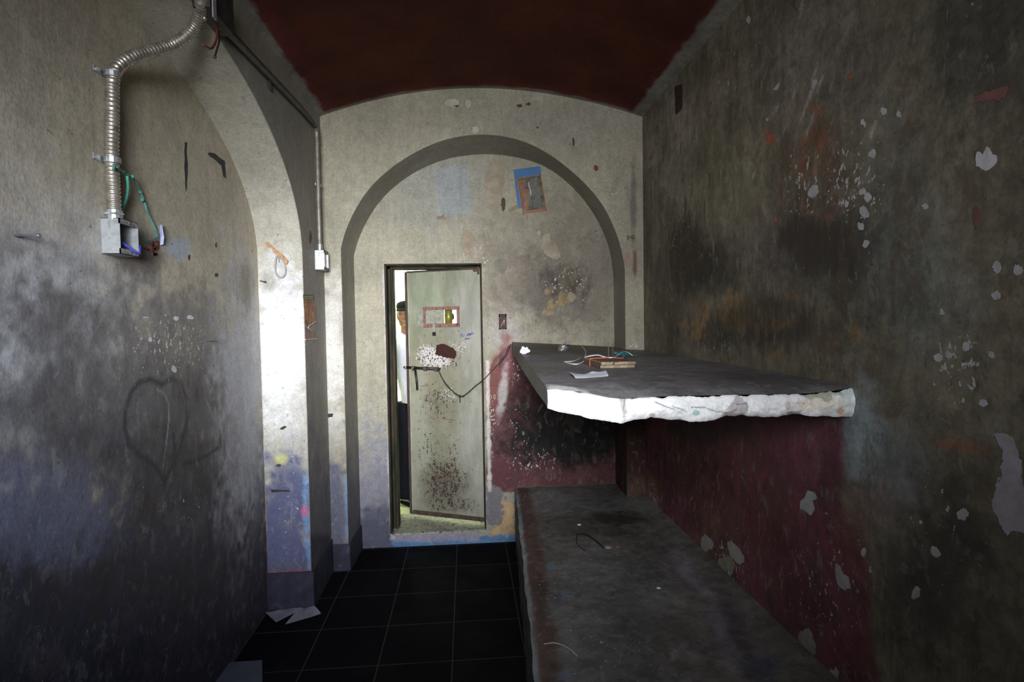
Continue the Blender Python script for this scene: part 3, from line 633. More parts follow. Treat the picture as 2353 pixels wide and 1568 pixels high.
t.link(c, t.b.inputs['Base Color']); t.b.inputs['Roughness'].default_value = .5; t.b.inputs['Specular IOR Level'].default_value = .4; t.bump(t.math('SUBTRACT', n1, gm), .25, .003)
m_door = t.m
leaf = MB()
def lgrid(s0, s1, z0, z1, st=.012, off=0.0):
    ns = max(2, int(abs(s1-s0)/st)); nz_ = max(2, int(abs(z1-z0)/st))
    leaf.grid(np.array([[L(s, z, off) for z in np.linspace(z0, z1, nz_)] for s in np.linspace(s0, s1, ns)]))
lgrid(w0, hs0, zbt, zt); lgrid(hs1, wd, zbt, zt); lgrid(hs0, hs1, zbt, hz0); lgrid(hs0, hs1, hz1, zt)
bk = -.035
for q in (((w0, zbt), (hs0, zt)), ((hs1, zbt), (wd, zt)), ((hs0, zbt), (hs1, hz0)), ((hs0, hz1), (hs1, zt))):
    (a, z0), (b_, z1) = q; leaf.quad(L(a, z0, bk), L(b_, z0, bk), L(b_, z1, bk), L(a, z1, bk))
for (a, z0, b_, z1) in ((w0, zbt, wd, zbt), (w0, zt, wd, zt), (w0, zbt, w0, zt), (wd, zbt, wd, zt), (hs0, hz0, hs1, hz0), (hs0, hz1, hs1, hz1), (hs0, hz0, hs0, hz1), (hs1, hz0, hs1, hz1)):
    leaf.quad(L(a, z0), L(b_, z1), L(b_, z1, bk), L(a, z0, bk))
leafo = leaf.build('leaf', m_door, door)
class DoorPaint(Paint):
    def uv(s, p): p = np.asarray(p); return np.stack([(p-hp)@ddir, p[..., 2]], -1)
    def at(s, px, py): return s.uv(DO(px, py))
dp = DoorPaint('Y', 0, (.335, .335, .245))
dp.ell(1020, 900, 60, 200, (.27, .26, .18), .6, .7).ell(950, 900, 14, 250, (.26, .25, .16), .6, .6)
dp.ell(985, 680, 50, 60, (.38, .41, .30), .7, .7).ell(1080, 760, 40, 150, (.42, .40, .37), .7, .7).ell(1030, 640, 60, 20, (.30, .31, .24), .5, .6)
dp.ell(1010, 830, 60, 50, (.30, .27, .2), .6, .6).ell(1000, 920, 50, 60, (.28, .26, .18), .7, .6).ell(1090, 1050, 40, 160, (.44, .43, .40), .6, .6).ell(960, 1000, 25, 150, (.42, .42, .33), .7, .6).ell(1020, 1130, 60, 50, (.22, .20, .16), .8, .6)
dp.peel([(1003, 793), (1020, 790), (1046, 803), (1050, 815), (1044, 826), (1024, 822), (1000, 815)], (.042, .013, .009), .010)
dp.fleck(985, 818, 35, 30, 1.0).fleck(1010, 828, 40, 28, .85).fleck(1050, 800, 40, 25, .4).fleck(1030, 905, 30, 25, .45)
dp.grime(1010, 830, 60, 50, .65).grime(1005, 930, 60, 60, .75).grime(1020, 1110, 75, 80, .9).grime(1010, 1040, 70, 80, .55).grime(1030, 1160, 90, 30, .8).grime(1010, 900, 100, 420, .4)
dp.apply(leafo)
def strip(name, s0, s1, z0, z1, o0, o1, mat, parent, bevel=0, mb=None):
    b_ = mb or MB(); b_.hexa([L(s0, z0, o0), L(s1, z0, o0), L(s1, z0, o1), L(s0, z0, o1), L(s0, z1, o0), L(s1, z1, o0), L(s1, z1, o1), L(s0, z1, o1)])
    return None if mb else b_.build(name, mat, parent, bevel=bevel)
m_rust = simple('flaking rusty pink paint', (.30, .155, .14), .7, .1, var=.4, scale=40, col2=(.13, .045, .035), thr=(.52, .6))
m_edgest = simple('rusted steel edge', (.12, .075, .055), .6, .3, var=.5, scale=20, col2=(.07, .06, .045), thr=(.5, .6), stretch=(1, 1, .3))
b = MB(); strip('', wd-.001, wd+.016, zbt, zt, -.05, .012, 0, 0, mb=b); strip('', w0-.012, w0+.004, zbt, zt, -.045, .008, 0, 0, mb=b)
strip('', w0, wd, zbt-.004, zbt+.03, -.03, .006, 0, 0, mb=b); strip('', w0, wd, zt-.006, zt+.006, -.05, .01, 0, 0, mb=b)
b.build('edge_channel', m_edgest, door, bevel=.002)
strip('edge_highlight', wd-.013, wd-.004, zbt, zt, .001, .006, simple('chipped highlight stripe', (.42, .40, .33), .5, var=.3, scale=20, col2=(.16, .09, .06), thr=(.6, .68), stretch=(1, 1, .3)), door)  # pale strip stands in for the bright highlight along the leaf's edge
# hatch frame
f0s, f0z = loc(974, 752); f1s, f1z = loc(1056, 704)
fw = loc(974, 728)[0]-loc(980, 728)[0]; fz0, fz1 = loc(1014, 752)[1], loc(1014, 705)[1]; fs0, fs1 = loc(1056, 728)[0], loc(974, 728)[0]
b = MB(); fh = .024
strip('', fs0, fs1, fz1-fh, fz1, 0, .014, 0, 0, mb=b); strip('', fs0, fs1, fz0, fz0+fh+.004, 0, .014, 0, 0, mb=b); strip('', fs0, fs0+.018, fz0, fz1, 0, .0145, 0, 0, mb=b); strip('', fs1-.018, fs1, fz0, fz1, 0, .0145, 0, 0, mb=b)
hf = b.build('hatch_frame', m_rust, door, bevel=.002); hf['label'] = 'flaking reddish hatch frame'
m_plate = simple('grey green plate', (.33, .33, .25), .5, .1, var=.25, scale=30, col2=(.14, .08, .05), thr=(.66, .7))
ps0, ps1 = loc(1021, 730)[0], loc(959, 730)[0]
pz0, pz1 = loc(1000, 749)[1], loc(1000, 709)[1]
hplate = strip('hatch_slide', ps0, ps1, pz0, pz1, .002, .006, m_plate, door)
b = MB(); s_, z_ = loc(999, 731); b.tube([L(s_, z_, .004), L(s_, z_, .02)], .009, 10); s2, z2 = loc(1000, 768)
b.hexa([L(s_-.010, z_, .016), L(s_+.010, z_, .016), L(s_+.010, z_, .021), L(s_-.010, z_, .021), L(s2-.011, z2, .014), L(s2+.011, z2, .014), L(s2+.011, z2, .021), L(s2-.011, z2, .021)][4:]+[L(s_-.010, z_, .016), L(s_+.010, z_, .016), L(s_+.010, z_, .021), L(s_-.010, z_, .021)])
def loco(px, py, off): p = HP(px, py, hp+dn*off, dn); return float(np.dot(p-hp, ddir)), float(p[2])
bp = MB(); q0_, q1_ = loco(1021, 730, -.045)[0], loco(1037, 730, -.045)[0]
bp.tube([L((q0_+q1_)/2, hz0-.03, -.058), L((q0_+q1_)/2, hz1+.03, -.058)], abs(q1_-q0_)/2, 14); bp.build('hatch_roller', simple('olive metal', (.20, .17, .03), .4, .3, var=.3), door, smooth=True)
bp = MB(); q2_ = loco(1034, 728, -.09); bp.tube([L(q2_[0], q2_[1], -.086), L(q2_[0], q2_[1], -.096)], .034, 24); bp.build('hatch_lock_disc', m_iron, door, smooth=True)
hdl = b.build('slide_handle', m_plate, hplate)
b = MB(); b.obox(L(s2, z2+.002, .019), ddir*.012, EZ*.014, dn*.005); b.build('handle_tip', m_iron, hplate)
# bolt
bs0, bz = loc(1014, 848); bs1 = loc(931, 844)[0]; bz2 = loc(931, 844)[1]
bl = MB(); bl.tube([L(bs0, bz, .024), L(bs0+(bs1-bs0)*.55, bz+(bz2-bz)*.5, .024), L(wd+.005, bz2, .024)], .011, 10)
bolt = bl.build('bolt', m_iron, door, smooth=True)
m_tip = simple('bare worn steel', (.45, .46, .42), .35, .9, var=.2)
b = MB(); b.tube([L(wd+.005, bz2, .024), L(bs1-.012, bz2, .024), L(bs1, bz2+.001, .024)], [.010, .010, .006], 10); b.build('bolt_tip', m_tip, bolt, smooth=True)
b = MB()
for px in (952, 980, 1006):
    s_, z_ = loc(px, 845+ (px-931)*.045); b.obox(L(s_, z_, .018), ddir*.012, EZ*.016, dn*.019)
b.build('bolt_bracket', m_edgest, bolt, bevel=.002)
s_, z_ = loc(958, 848); s2, z2 = loc(963, 896); b = MB(); b.tube([L(s_, z_, .030), L((s_+s2)/2-.004, (z_+z2)/2, .030), L(s2, z2, .028)], [.009, .009, .008], 8); b.build('bolt_handle', m_iron, bolt, smooth=True)
m_twine = simple('pale twine', (.40, .38, .28), .8, var=.3)
b = MB(); b.tube(smooth_path([L(*loc(957, 842), .04), L(*loc(952, 848), .042), L(*loc(951, 858), .032)], .003), .0022, 6); b.build('twine', m_twine, bolt)
# hinges
for (x, y) in ((1094, 622), (1113, 862), (1112, 700)):
    s_, z_ = loc(x, y); b = MB(); b.obox(L(s_, z_, .008), ddir*.018, EZ*.008, dn*.008); b.tube([L(s_-.02, z_-.03, .008), L(s_-.02, z_+.03, .008)], .008, 8); b.build('hinge', m_edgest, door)
# rust marks and handwriting (ink on the leaf)
m_ink = simple('blue ink', (.02, .035, .30), .5, var=.1, bump=0)
def strokes(lst, fn, w):
    b_ = MB()
    for pts in lst:
        P = [fn(x, y) for x, y in pts]
        for a, c in zip(P[:-1], P[1:]): b_.tube([a, c], w, 5)
    return b_
org = lambda x, y: DO(950+x/11.2, 690+y/11.2, .0008)
TU = [[(1198, 882), (1262, 874)], [(1232, 880), (1215, 946)], [(1266, 884), (1252, 928), (1274, 942), (1302, 908), (1310, 888)], [(1392, 866), (1364, 938)], [(1385, 862), (1430, 850), (1426, 890), (1376, 906)], [(1398, 932), (1450, 856), (1466, 918)], [(1420, 902), (1472, 884)], [(1484, 852), (1462, 918)], [(1480, 848), (1530, 830), (1532, 868), (1472, 896)], [(1366, 902), (1522, 864)], [(1562, 848), (1570, 882)],
      [(1372, 974), (1336, 986), (1356, 1008), (1326, 1032)], [(1360, 1022), (1396, 968), (1416, 1012)], [(1374, 1002), (1422, 988)], [(1422, 974), (1426, 1006), (1446, 996), (1452, 964)], [(1478, 962), (1488, 974)], [(1484, 994), (1486, 998)]]
hw = strokes(TU, org, .0017).build('handwriting', m_ink, door); hw['label'] = 'blue handwriting reading TU PAPI'
m_rmark = simple('rust mark', (.20, .07, .03), .7, var=.4)
b = strokes([[(965, 888), (984, 886)]], lambda x, y: DO(x, y, .001), .002)
b2 = strokes([[(1017, 959), (1030, 965), (1045, 966)]], lambda x, y: DO(x, y, .001), .0022); b.add(b2.v, b2.f); b.build('scratch', m_rmark, door)
m_hole = simple('dark edge', (.02, .02, .02), .8)

# ------------------------------------------------------------------ concrete bunks
# lower bench
zB = float(HY(1183, 1119, DP)[2]); 
bl0 = HY(1183, 1119, DP); nl = HZ(1230, 1568, zB); k = (0.9-bl0[1])/(nl[1]-bl0[1]); bn = bl0+(nl-bl0)*k
xl_far, xl_near = float(bl0[0]), float(bn[0]); yn = .9
b = MB(); ny, nx = 260, 80
def bx(y): return xl_far+(xl_near-xl_far)*(DP-y)/(DP-yn)+.003*math.sin(y*9)+.002*math.sin(y*31)
top = []
for y in np.linspace(yn, DP-.001, ny):
    x0 = bx(y); row = []
    xr = XR-.002 if y < DF else min(XR-.002, xbr-(.0)+(xfr-xbr)*(DP-y)/(DP-DF))
    if y >= DF: xr -= .002
    for x in np.linspace(x0, xr, nx):
        e = (x-x0); r = max(0, XR-x)
        z = zB-.012*math.exp(-(e/.012)**2)+.018*math.exp(-(r/.10)**2)*(1 if y < DF else .4)+.004*(vnoise(np.array([x*7]), np.array([y*7]), 2)[0]-.5)
        row.append((x, y, z))
    top.append(row)
b.grid(np.array(top))
side = np.array([[(bx(y)+(.004*math.sin(z*40)), y, z) for z in np.linspace(0, zB-.012, 20)] for y in np.linspace(yn, DP-.001, ny)]); b.grid(side)
b.quad((bx(yn), yn, 0), (XR-.002, yn, 0), (XR-.002, yn, zB), (bx(yn), yn, zB-.012))
bench = tag(b.build('concrete_bench', m_slab, smooth=True), 'low worn concrete bunk along the maroon wall, standing on the dark floor', 'bench')
pz = Paint('Z', zB, (.18, .170, .155))
pz.ell(1320, 1150, 110, 30, (.21, .205, .2), .7, .6).ell(1300, 1210, 120, 30, (.09, .083, .062), .8, .6).ell(1420, 1190, 60, 16, (.05, .045, .035), .8, .6)
pz.ell(1400, 1350, 140, 60, (.19, .18, .175), .7, .6).ell(1400, 1500, 160, 60, (.16, .15, .135), .6, .6)
pz.poly([(1186, 1122), (1215, 1122), (1252, 1290), (1275, 1450), (1300, 1568), (1320, 1700), (1250, 1700), (1232, 1568), (1215, 1400), (1205, 1300)], (.10, .045, .035), .8, .02, .02, 12)
pz.poly([(1183, 1118), (1189, 1118), (1214, 1320), (1236, 1568), (1245, 1700), (1230, 1700), (1225, 1568), (1204, 1320)], (.27, .30, .32), .9, .006, .01, 14)
pz.poly([(1186, 1112), (1420, 1103), (1420, 1112), (1186, 1122)], (.42, .36, .34), .8, .01, .01)
pz.poly([(1540, 1260), (1570, 1262), (1640, 1380), (1560, 1320)], (.29, .27, .3), .7, .03, .02).poly([(1620, 1390), (1650, 1390), (1720, 1530), (1680, 1540)], (.26, .24, .27), .7, .03, .02)
pz.poly([(1650, 1390), (1680, 1390), (1770, 1568), (1720, 1568)], (.07, .065, .08), .6, .03, .02)
pz.ell(1750, 1535, 40, 25, (.08, .10, .16), .7, .6).ell(1265, 1300, 10, 10, (.12, .28, .34), .7, .4).ell(1294, 1365, 8, 8, (.12, .25, .33), .6, .5).ell(1295, 1555, 20, 14, (.16, .20, .26), .6, .5)
pz.fleck(1330, 1350, 200, 200, .3).fleck(1420, 1500, 200, 90, .35).fleck(1250, 1140, 90, 25, .5).grime(1430, 1195, 90, 25, .6).grime(1280, 1200, 80, 20, .4).grime(1240, 1400, 25, 120, .6)
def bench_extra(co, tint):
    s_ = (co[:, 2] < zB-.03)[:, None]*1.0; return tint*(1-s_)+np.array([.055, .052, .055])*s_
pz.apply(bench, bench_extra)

# upper slab
nr = HX(1958, 890, XR); YF = float(nr[1]); nlft = HY(1257, 892, YF)
fl_far = HY(1176, 786, DP); zr_far = float(HX(1478, 804, XR)[2]); zr_near = float(HX(1958, 886, XR)[2])
xl_n, zl_n, xl_f, zl_f = float(nlft[0]), float(nlft[2]), float(fl_far[0]), float(fl_far[2])
TF = .068
def slab_top(u, v):   # u 0..1 left to wall, v 0..1 near to far
    y = YF+(DP-.001-YF)*v
    xr = XR-.001 if y < DF else min(XR-.001, xbr+(xfr-xbr)*(DP-y)/(DP-DF)-.001)
    xlft = xl_n+(xl_f-xl_n)*v; x = xlft+(xr-xlft)*u
    zl = zl_n+(zl_f-zl_n)*v; zr = zr_near+(zr_far-zr_near)*v
    tw = (x-xlft)/(XR-xlft); z = zl+(zr-zl)*tw
    return np.array([x, y, z])
bot_px = [(1252, 936), (1275, 944), (1300, 949), (1330, 955), (1350, 960), (1380, 966), (1400, 969), (1425, 973), (1440, 970), (1462, 964), (1485, 962), (1495, 957), (1512, 961), (1535, 965), (1560, 965), (1585, 969), (1610, 969), (1640, 967), (1655, 960), (1668, 955), (1690, 955), (1705, 953), (1718, 958), (1740, 958), (1790, 957), (1815, 952), (1835, 951), (1850, 956), (1880, 957), (1958, 958)]
top_px = [(1257, 892), (1275, 890), (1300, 893), (1330, 896), (1360, 901), (1400, 910), (1430, 913), (1470, 910), (1500, 908), (1560, 906), (1640, 905), (1700, 903), (1760, 903), (1820, 902), (1860, 900), (1900, 896), (1958, 888)]
BP = np.array([HY(x, y, YF) for x, y in bot_px]); TP = np.array([HY(x, y, YF) for x, y in top_px])
BP[-1, 0] = TP[-1, 0] = XR-.001
b = MB()
for q in range(1):
    G = np.array([[slab_top(u, v) for v in np.linspace(0, 1, 190)] for u in np.linspace(0, 1, 110)])
    # broken, rounded near edge: the first rows follow the measured top line
    for i in range(110):
        zt_ = np.interp(G[i, 0, 0], TP[:, 0], TP[:, 2]); dz = zt_-G[i, 0, 2]
        for j in range(12):
            G[i, j, 2] += dz*(1-j/12)**2 - .006*(1-min(1, j/3))
    ztop0 = G[:, 0, 2].copy(); xt0 = G[:, 0, 0].copy(); b.grid(G)
    Gb = G.copy(); Gb[:, :, 2] -= TF
    thick_far = .085
    for i in range(110):
        zb_ = np.interp(G[i, 0, 0], BP[:, 0], BP[:, 2]); dz = zb_-Gb[i, 0, 2]
        for j in range(190): Gb[i, j, 2] += dz*math.exp(-j/25)-(thick_far-TF)*(j/189)
    b.grid(Gb[:, ::-1])
    b.grid(np.array([G[0]+(Gb[0]-G[0])*t_ for t_ in np.linspace(0, 1, 10)]))          # free long side
sl = b.build('concrete_slab', m_slab, smooth=False)
tag(sl, 'thick concrete upper bunk slab with a broken white front edge, jutting from the wall', 'shelf')
ps = Paint('Z', float((zl_n+zl_f)/2), (.205, .195, .195))
class SlabPaint(Paint):
    def at(s, px, py):
        p = None; z = s.val
        for _ in range(12):
            p = HZ(px, py, z); v = np.clip((p[1]-YF)/(DP-YF), 0, 1); zl = zl_n+(zl_f-zl_n)*v; zr = zr_near+(zr_far-zr_near)*v; xlft = xl_n+(xl_f-xl_n)*v; z = zl+(zr-zl)*np.clip((p[0]-xlft)/(XR-xlft), 0, 1)
        return p[:2]
ps = SlabPaint('Z', float((zl_n+zl_f)/2), (.195, .184, .188))
ps.ell(1290, 800, 130, 16, (.10, .085, .065), .85, .4).ell(1250, 850, 40, 20, (.22, .21, .18), .6, .6).ell(1600, 870, 160, 12, (.16, .15, .155), .7, .6).ell(1480, 820, 60, 12, (.18, .17, .16), .6, .6).ell(1750, 875, 120, 14, (.15, .14, .14), .6, .6)
ps.poly([(1258, 884), (1350, 890), (1430, 905), (1425, 912), (1340, 902), (1258, 894)], (.62, .60, .58), .9, .008, .01, 30)
ps.fleck(1290, 790, 120, 14, .4).fleck(1500, 860, 250, 30, .25).grime(1300, 795, 120, 12, .5).grime(1560, 860, 200, 20, .3).grime(1800, 860, 120, 14, .3)
ps.apply(sl)
# white painted front face, a coat of its own
b = MB(); xs_ = np.linspace(xt0[0], XR-.001, 420); rows = []
for j in range(22):
    t_ = j/21; r = []
    for x in xs_:
        zt_ = np.interp(x, xt0, ztop0); zb_ = np.interp(x, BP[:, 0], BP[:, 2])+.010*(float(fbm(np.array([x*30]), np.array([.5]), 12)[0])-.5)*(1 if x < XR-.02 else 0); z = zt_-.007*max(0., float(fbm(np.array([x*22]), np.array([3.5]), 14)[0])-.5)*4*(1-t_)**3+(zb_-zt_)*t_
        bul = .014*math.sin(math.pi*min(1, t_*1.02))**.6+.026*(float(fbm(np.array([x*14]), np.array([z*14]), 5)[0])-.5)*math.sin(math.pi*t_)+.010*(float(fbm(np.array([x*60]), np.array([z*60]), 6)[0])-.5)*math.sin(math.pi*t_)
        r.append((x, YF-bul-.0005, z))
    rows.append(r)
b.grid(np.array(rows)); fe = b.build('front_edge', m_edge, sl, smooth=True); fe['label'] = 'flaking white front edge'
class EdgePaint(Paint):
    def ell(s, px, py, rx, ry, col, k=1.0, soft=.5, rot=0, n=1.1, ns=38): return Paint.ell(s, px, py, rx, ry, col, k, soft*.7, rot, n, ns)
pe = EdgePaint('Y', YF, (.86, .85, .83))
pe.ell(1900, 925, 60, 22, (.74, .66, .55), .8, .5).ell(1925, 945, 8, 7, (.60, .30, .12), .8, .4).ell(1805, 930, 8, 8, (.50, .42, .32), .7, .5).ell(1830, 925, 20, 4, (.65, .48, .30), .6, .5).ell(1895, 905, 45, 12, (.36, .38, .27), .9, .3).ell(1945, 910, 15, 26, (.62, .74, .72), .8, .5)
pe.ell(1300, 920, 10, 8, (.62, .50, .38), .7, .5).ell(1430, 925, 8, 40, (.42, .36, .30), .8, .4).ell(1595, 947, 6, 5, (.25, .5, .48), .8, .3).ell(1690, 935, 18, 20, (.45, .42, .42), .85, .25).ell(1495, 953, 12, 6, (.40, .30, .24), .8, .4).ell(1680, 953, 22, 6, (.40, .34, .30), .8, .4).ell(1820, 949, 14, 5, (.20, .17, .15), .8, .4)
pe.ell(1355, 905, 75, 5, (.40, .38, .40), .75, .5, 6).ell(1360, 925, 10, 4, (.4, .38, .4), .6, .5).ell(1460, 910, 30, 5, (.5, .36, .24), .7, .5)
for pts in ([(1500, 921), (1520, 930), (1545, 938)], [(1538, 931), (1560, 937), (1574, 944)], [(1585, 934), (1615, 934), (1640, 944), (1670, 946), (1688, 938)], [(1688, 928), (1712, 924), (1712, 945)], [(1430, 955), (1428, 935), (1436, 915)]):
    for a, c in zip(pts[:-1], pts[1:]): pe.poly([a, c, (c[0]+.6, c[1]+2.2), (a[0]+.6, a[1]+2.2)], (.10, .09, .10), .9, .0018, .0012, 60)
pe.fleck(1900, 930, 60, 25, .2); pe.apply(fe)

# ------------------------------------------------------------------ electrical runs on the left wall
m_galv = simple('galvanised steel', (.50, .52, .52), .38, .75, var=.25, scale=25, col2=(.36, .37, .34), thr=(.5, .65))
m_flex = simple('dusty flexible steel conduit', (.36, .33, .27), .42, .7, var=.35, scale=30, col2=(.22, .17, .11), thr=(.55, .68))
m_pipe = simple('dark painted steel conduit', (.06, .058, .045), .5, .4, var=.3, scale=25)
m_pipe2 = simple('dull steel conduit', (.27, .26, .21), .5, .4, var=.3, scale=25)
R_ = .0205
def NX(px, py, off): return HX(px, py, XN+off)
path = [NX(263, 498, .03), NX(260, 440, .03), NX(257, 360, .026), NX(258, 260, .026), NX(258, 195, .026), NX(262, 172, .03)]
pend = [(272, 152), (300, 132), (345, 118), (392, 104), (425, 85), (448, 58), (459, 30), (462, 4), (466, -14)]
for i, (x, y) in enumerate(pend): path.append(HX(x, y, XN+.03+(XL+.04-XN-.03)*sstep(0, 1, (i+1)/len(pend))))
cp = smooth_path(path, .0028)
rr = [R_*(1+.085*math.sin(2*math.pi*i/4.6)) for i in range(len(cp))]
b = MB(); b.tube(cp, rr, 14)
flex = empty('flexible_conduit', cp[0]); tag(flex, 'ribbed flexible metal conduit curving up from the open box to the ceiling', 'conduit'); b.build('ribbed_sleeve', m_flex, flex, smooth=True)
for (x, y) in ((256, 172), (256, 369)):
    p = NX(x, y, .0); c0 = NX(258, y, .028); b = MB()
    b.tube([c0-EZ*.009, c0+EZ*.009], R_*1.22, 14); q = c0+np.array([-.024, -.036, 0]); b.obox(q, (.002, 0, 0), (0, .022, 0), (0, 0, .009)); o_ = b.build('clamp', m_galv, flex)
    b = MB(); b.tube([q+np.array([0, -.008, 0]), q+np.array([.01, -.008, 0])], .007, 8); b.build('screw', m_galv, o_)
c0 = cp[0]; b = MB(); b.tube([c0-EZ*.012, c0+EZ*.02], R_*1.15, 14); b.tube([c0+EZ*.004, c0+EZ*.010], R_*1.5, 6); b.build('connector', m_galv, flex)

def open_box(name, px0, px1, pyt, pyb, Xw, prot, length, label, mat, wall=.0018):
    """shallow steel wall box: open face towards the room, back on the wall X=Xw"""
    p = HX(px0, (pyt+pyb)/2, Xw); y0 = p[1]; zt_ = HX(px0, pyt, Xw)[2]; zb_ = HX(px0, pyb, Xw)[2]
    r = empty(name, (Xw, y0, zb_)); tag(r, label, 'electrical box')
    x0, x1, y1 = Xw-.002, Xw+prot, y0+length
    b_ = MB(); w_ = wall
    b_.box((x0, y0, zb_), (x0+w_, y1, zt_)); b_.box((x0, y0, zb_), (x1, y0+w_, zt_)); b_.box((x0, y1-w_, zb_), (x1, y1, zt_)); b_.box((x0, y0, zb_), (x1, y1, zb_+w_)); b_.box((x0, y0, zt_-w_), (x1, y1, zt_))
    b_.build('case', mat, r)
    rmat = simple(name+' rim', (.22, .21, .22), .7, .3, var=.6, scale=60)
    for za_, zz in ((zt_-.018, zt_), (zb_, zb_+.018)):
        b_ = MB(); b_.box((x1-.004, y0, za_), (x1, y1, zz)); ro = b_.build('lip', rmat, r)
        b_ = MB(); zm = (za_+zz)/2; b_.tube([(x1-.003, (y0+y1)/2, zm), (x1+.002, (y0+y1)/2, zm)], .003, 8); b_.build('screw', mat, ro)
    return r, (x0, x1, y0, y1, zb_, zt_)
box1, (x0, x1, y0, y1, z0, z1) = open_box('electrical_box', 233, 0, 501, 583, XN, .058, .105, 'big open steel electrical box with blue wire, hanging below the flexible conduit', m_galv)
m_bw = simple('blue insulated wire', (.04, .06, .50), .4, var=.1, bump=0)
b = MB(); b.tube(smooth_path([(x1-.03, y0+.03, z0+.055), (x1-.006, y0+.05, z0+.03), (x1+.008, y0+.075, z0+.012), (x1+.004, y0+.10, z0+.014), (x1-.006, y1+.016, z0+.045)], .004), .0032, 8); b.build('blue_wire', m_bw, box1, smooth=True)
# straight conduit
sp = [HX(505, 52, XL+.02), HX(560, 112, XL+.02), HX(640, 196, XL+.02), HX(690, 249, XL+.02)]
sp2 = [HX(714, 277, XL+.02), HX(724, 292, XL+.02), HX(728, 312, XL+.02)]
tail = HX(735, 575, XL+.02)
sp2[-1] = np.array([XL+.02, sp2[-1][1], sp2[-1][2]])
low = [np.array([XL+.02, tail[1]+(sp2[-1][1]-tail[1])*k_, tail[2]+(sp2[-1][2]-tail[2])*k_]) for k_ in (.66, .33, 0)]
cpath = smooth_path(sp+sp2+low, .01)
pipe = empty('steel_conduit', cpath[-1]); tag(pipe, 'straight thin steel conduit along the ceiling edge and down the corner', 'conduit')
ksp = int(len(cpath)*.72)
i0 = int(np.argmin([np.linalg.norm(p-sp2[1]) for p in cpath]))
MB().tube(cpath[:i0+1], [.018-.005*(k_/i0)**6 for k_ in range(i0+1)], 12).build('ceiling_run', m_pipe, pipe, smooth=True); MB().tube(cpath[i0:], .0125, 12).build('drop_run', m_pipe2, pipe, smooth=True)
q = HX(728, 426, XL+.01); b = MB(); b.obox(q+np.array([0, -.012, 0]), (.003, 0, 0), (0, .022, 0), (0, 0, .008)); b.tube([q+np.array([.01, .012, -.008]), q+np.array([.01, .012, .008])], .016, 12); b.build('clamp', m_galv, pipe)
q = HX(618, 186, XL+.008); b = MB(); b.obox(q, (.006, 0, 0), (0, .006, .006), (0, -.03, .03)); b.build('clamp', m_pipe, pipe)
q = cpath[-1]; b = MB(); b.tube([q-EZ*.004, q+EZ*.035], .017, 12); b.build('connector', m_galv, pipe)
box2, _ = open_box('electrical_box', 724, 0, 575, 620, XL, .058, .10, 'small open steel electrical box at the lower end of the corner conduit', m_galv)
# pull box under the vault
pj = HX(472, 20, XL); jb = empty('junction_box', pj); tag(jb, 'dark junction box under the ceiling where both conduits meet', 'electrical box')
b = MB(); p0_ = HX(446, 2, XL); p1_ = HX(505, 62, XL)
m_jb = simple('black rusty box', (.03, .028, .024), .6, .3, var=.4, col2=(.10, .03, .02), thr=(.62, .72))
yb0, yb1 = p0_[1]-.02, p1_[1]-.02; zb0 = HX(478, 58, XL)[2]
b.box((XL+.001, yb0, zb0), (XL+.062, yb1, zb0+.14)); b.build('case', m_jb, jb, bevel=.004)
b = MB(); q = HX(470, 42, XL+.066); b.ball(q, .0075); b.build('screw', m_tip, jb, smooth=True)
b = MB(); q = HX(492, 10, XL+.068); b.obox(q, (.002, 0, 0), (0, .014, 0), (0, 0, .05)); b.build('cover_tab', simple('pale steel tab', (.42, .42, .46), .4, .5), jb)
m_red = simple('dark red wire', (.13, .02, .015), .5, var=.3)
b = MB(); b.tube(smooth_path([HX(497, 66, XL+.03), HX(499, 84, XL+.035), HX(492, 104, XL+.04), HX(484, 112, XL+.045), HX(474, 108, XL+.05), HX(466, 103, XL+.052)], .006), .0042, 7)
w1 = tag(b.build('hanging_wire', m_red, smooth=True), 'dark red wire end hooking down from the ceiling junction box', 'wire', 'wires hanging from the junction box')
b = MB(); b.tube(smooth_path([HX(504, 70, XL+.03), HX(504, 94, XL+.035), HX(499, 112, XL+.04), HX(494, 130, XL+.042)], .006), .0035, 7); b.ball(HX(494, 131, XL+.042), .006)
tag(b.build('hanging_wire', simple('black wire', (.02, .02, .018), .5), smooth=True), 'straight black wire end hanging under the ceiling junction box', 'wire', 'wires hanging from the junction box')
# green string
m_green = simple('green string', (.05, .23, .17), .8, var=.3)
b = MB(); S = lambda x, y, o=.03: HX(x, y, XN+o)
b.tube(smooth_path([S(268, 384, .055), S(278, 391, .05), S(291, 403, .04), S(305, 409, .03), S(318, 430, .02), S(330, 458, .012), S(340, 490, .010), S(352, 515, .010), S(361, 538, .010), S(358, 548, .012), S(340, 554, .02), S(322, 549, .03), S(310, 545, .035)], .006), .003, 7)
b.tube(smooth_path([S(292, 404, .04), S(294, 430, .034), S(290, 455, .03), S(282, 478, .03), S(276, 490, .035)], .006), .0048, 7)
for (x, y) in ((283, 396), (292, 404), (304, 406), (322, 441), (327, 460)): b.ball(S(x, y, .035 if x < 310 else .014), .0065)
b.tube(smooth_path([S(262, 380, .05), S(262, 386, .055), S(258, 388, .052)], .004), .004, 6)
tag(b.build('green_string', m_green, smooth=True), 'frayed green string tied to the flexible conduit and looping to the open box', 'string')
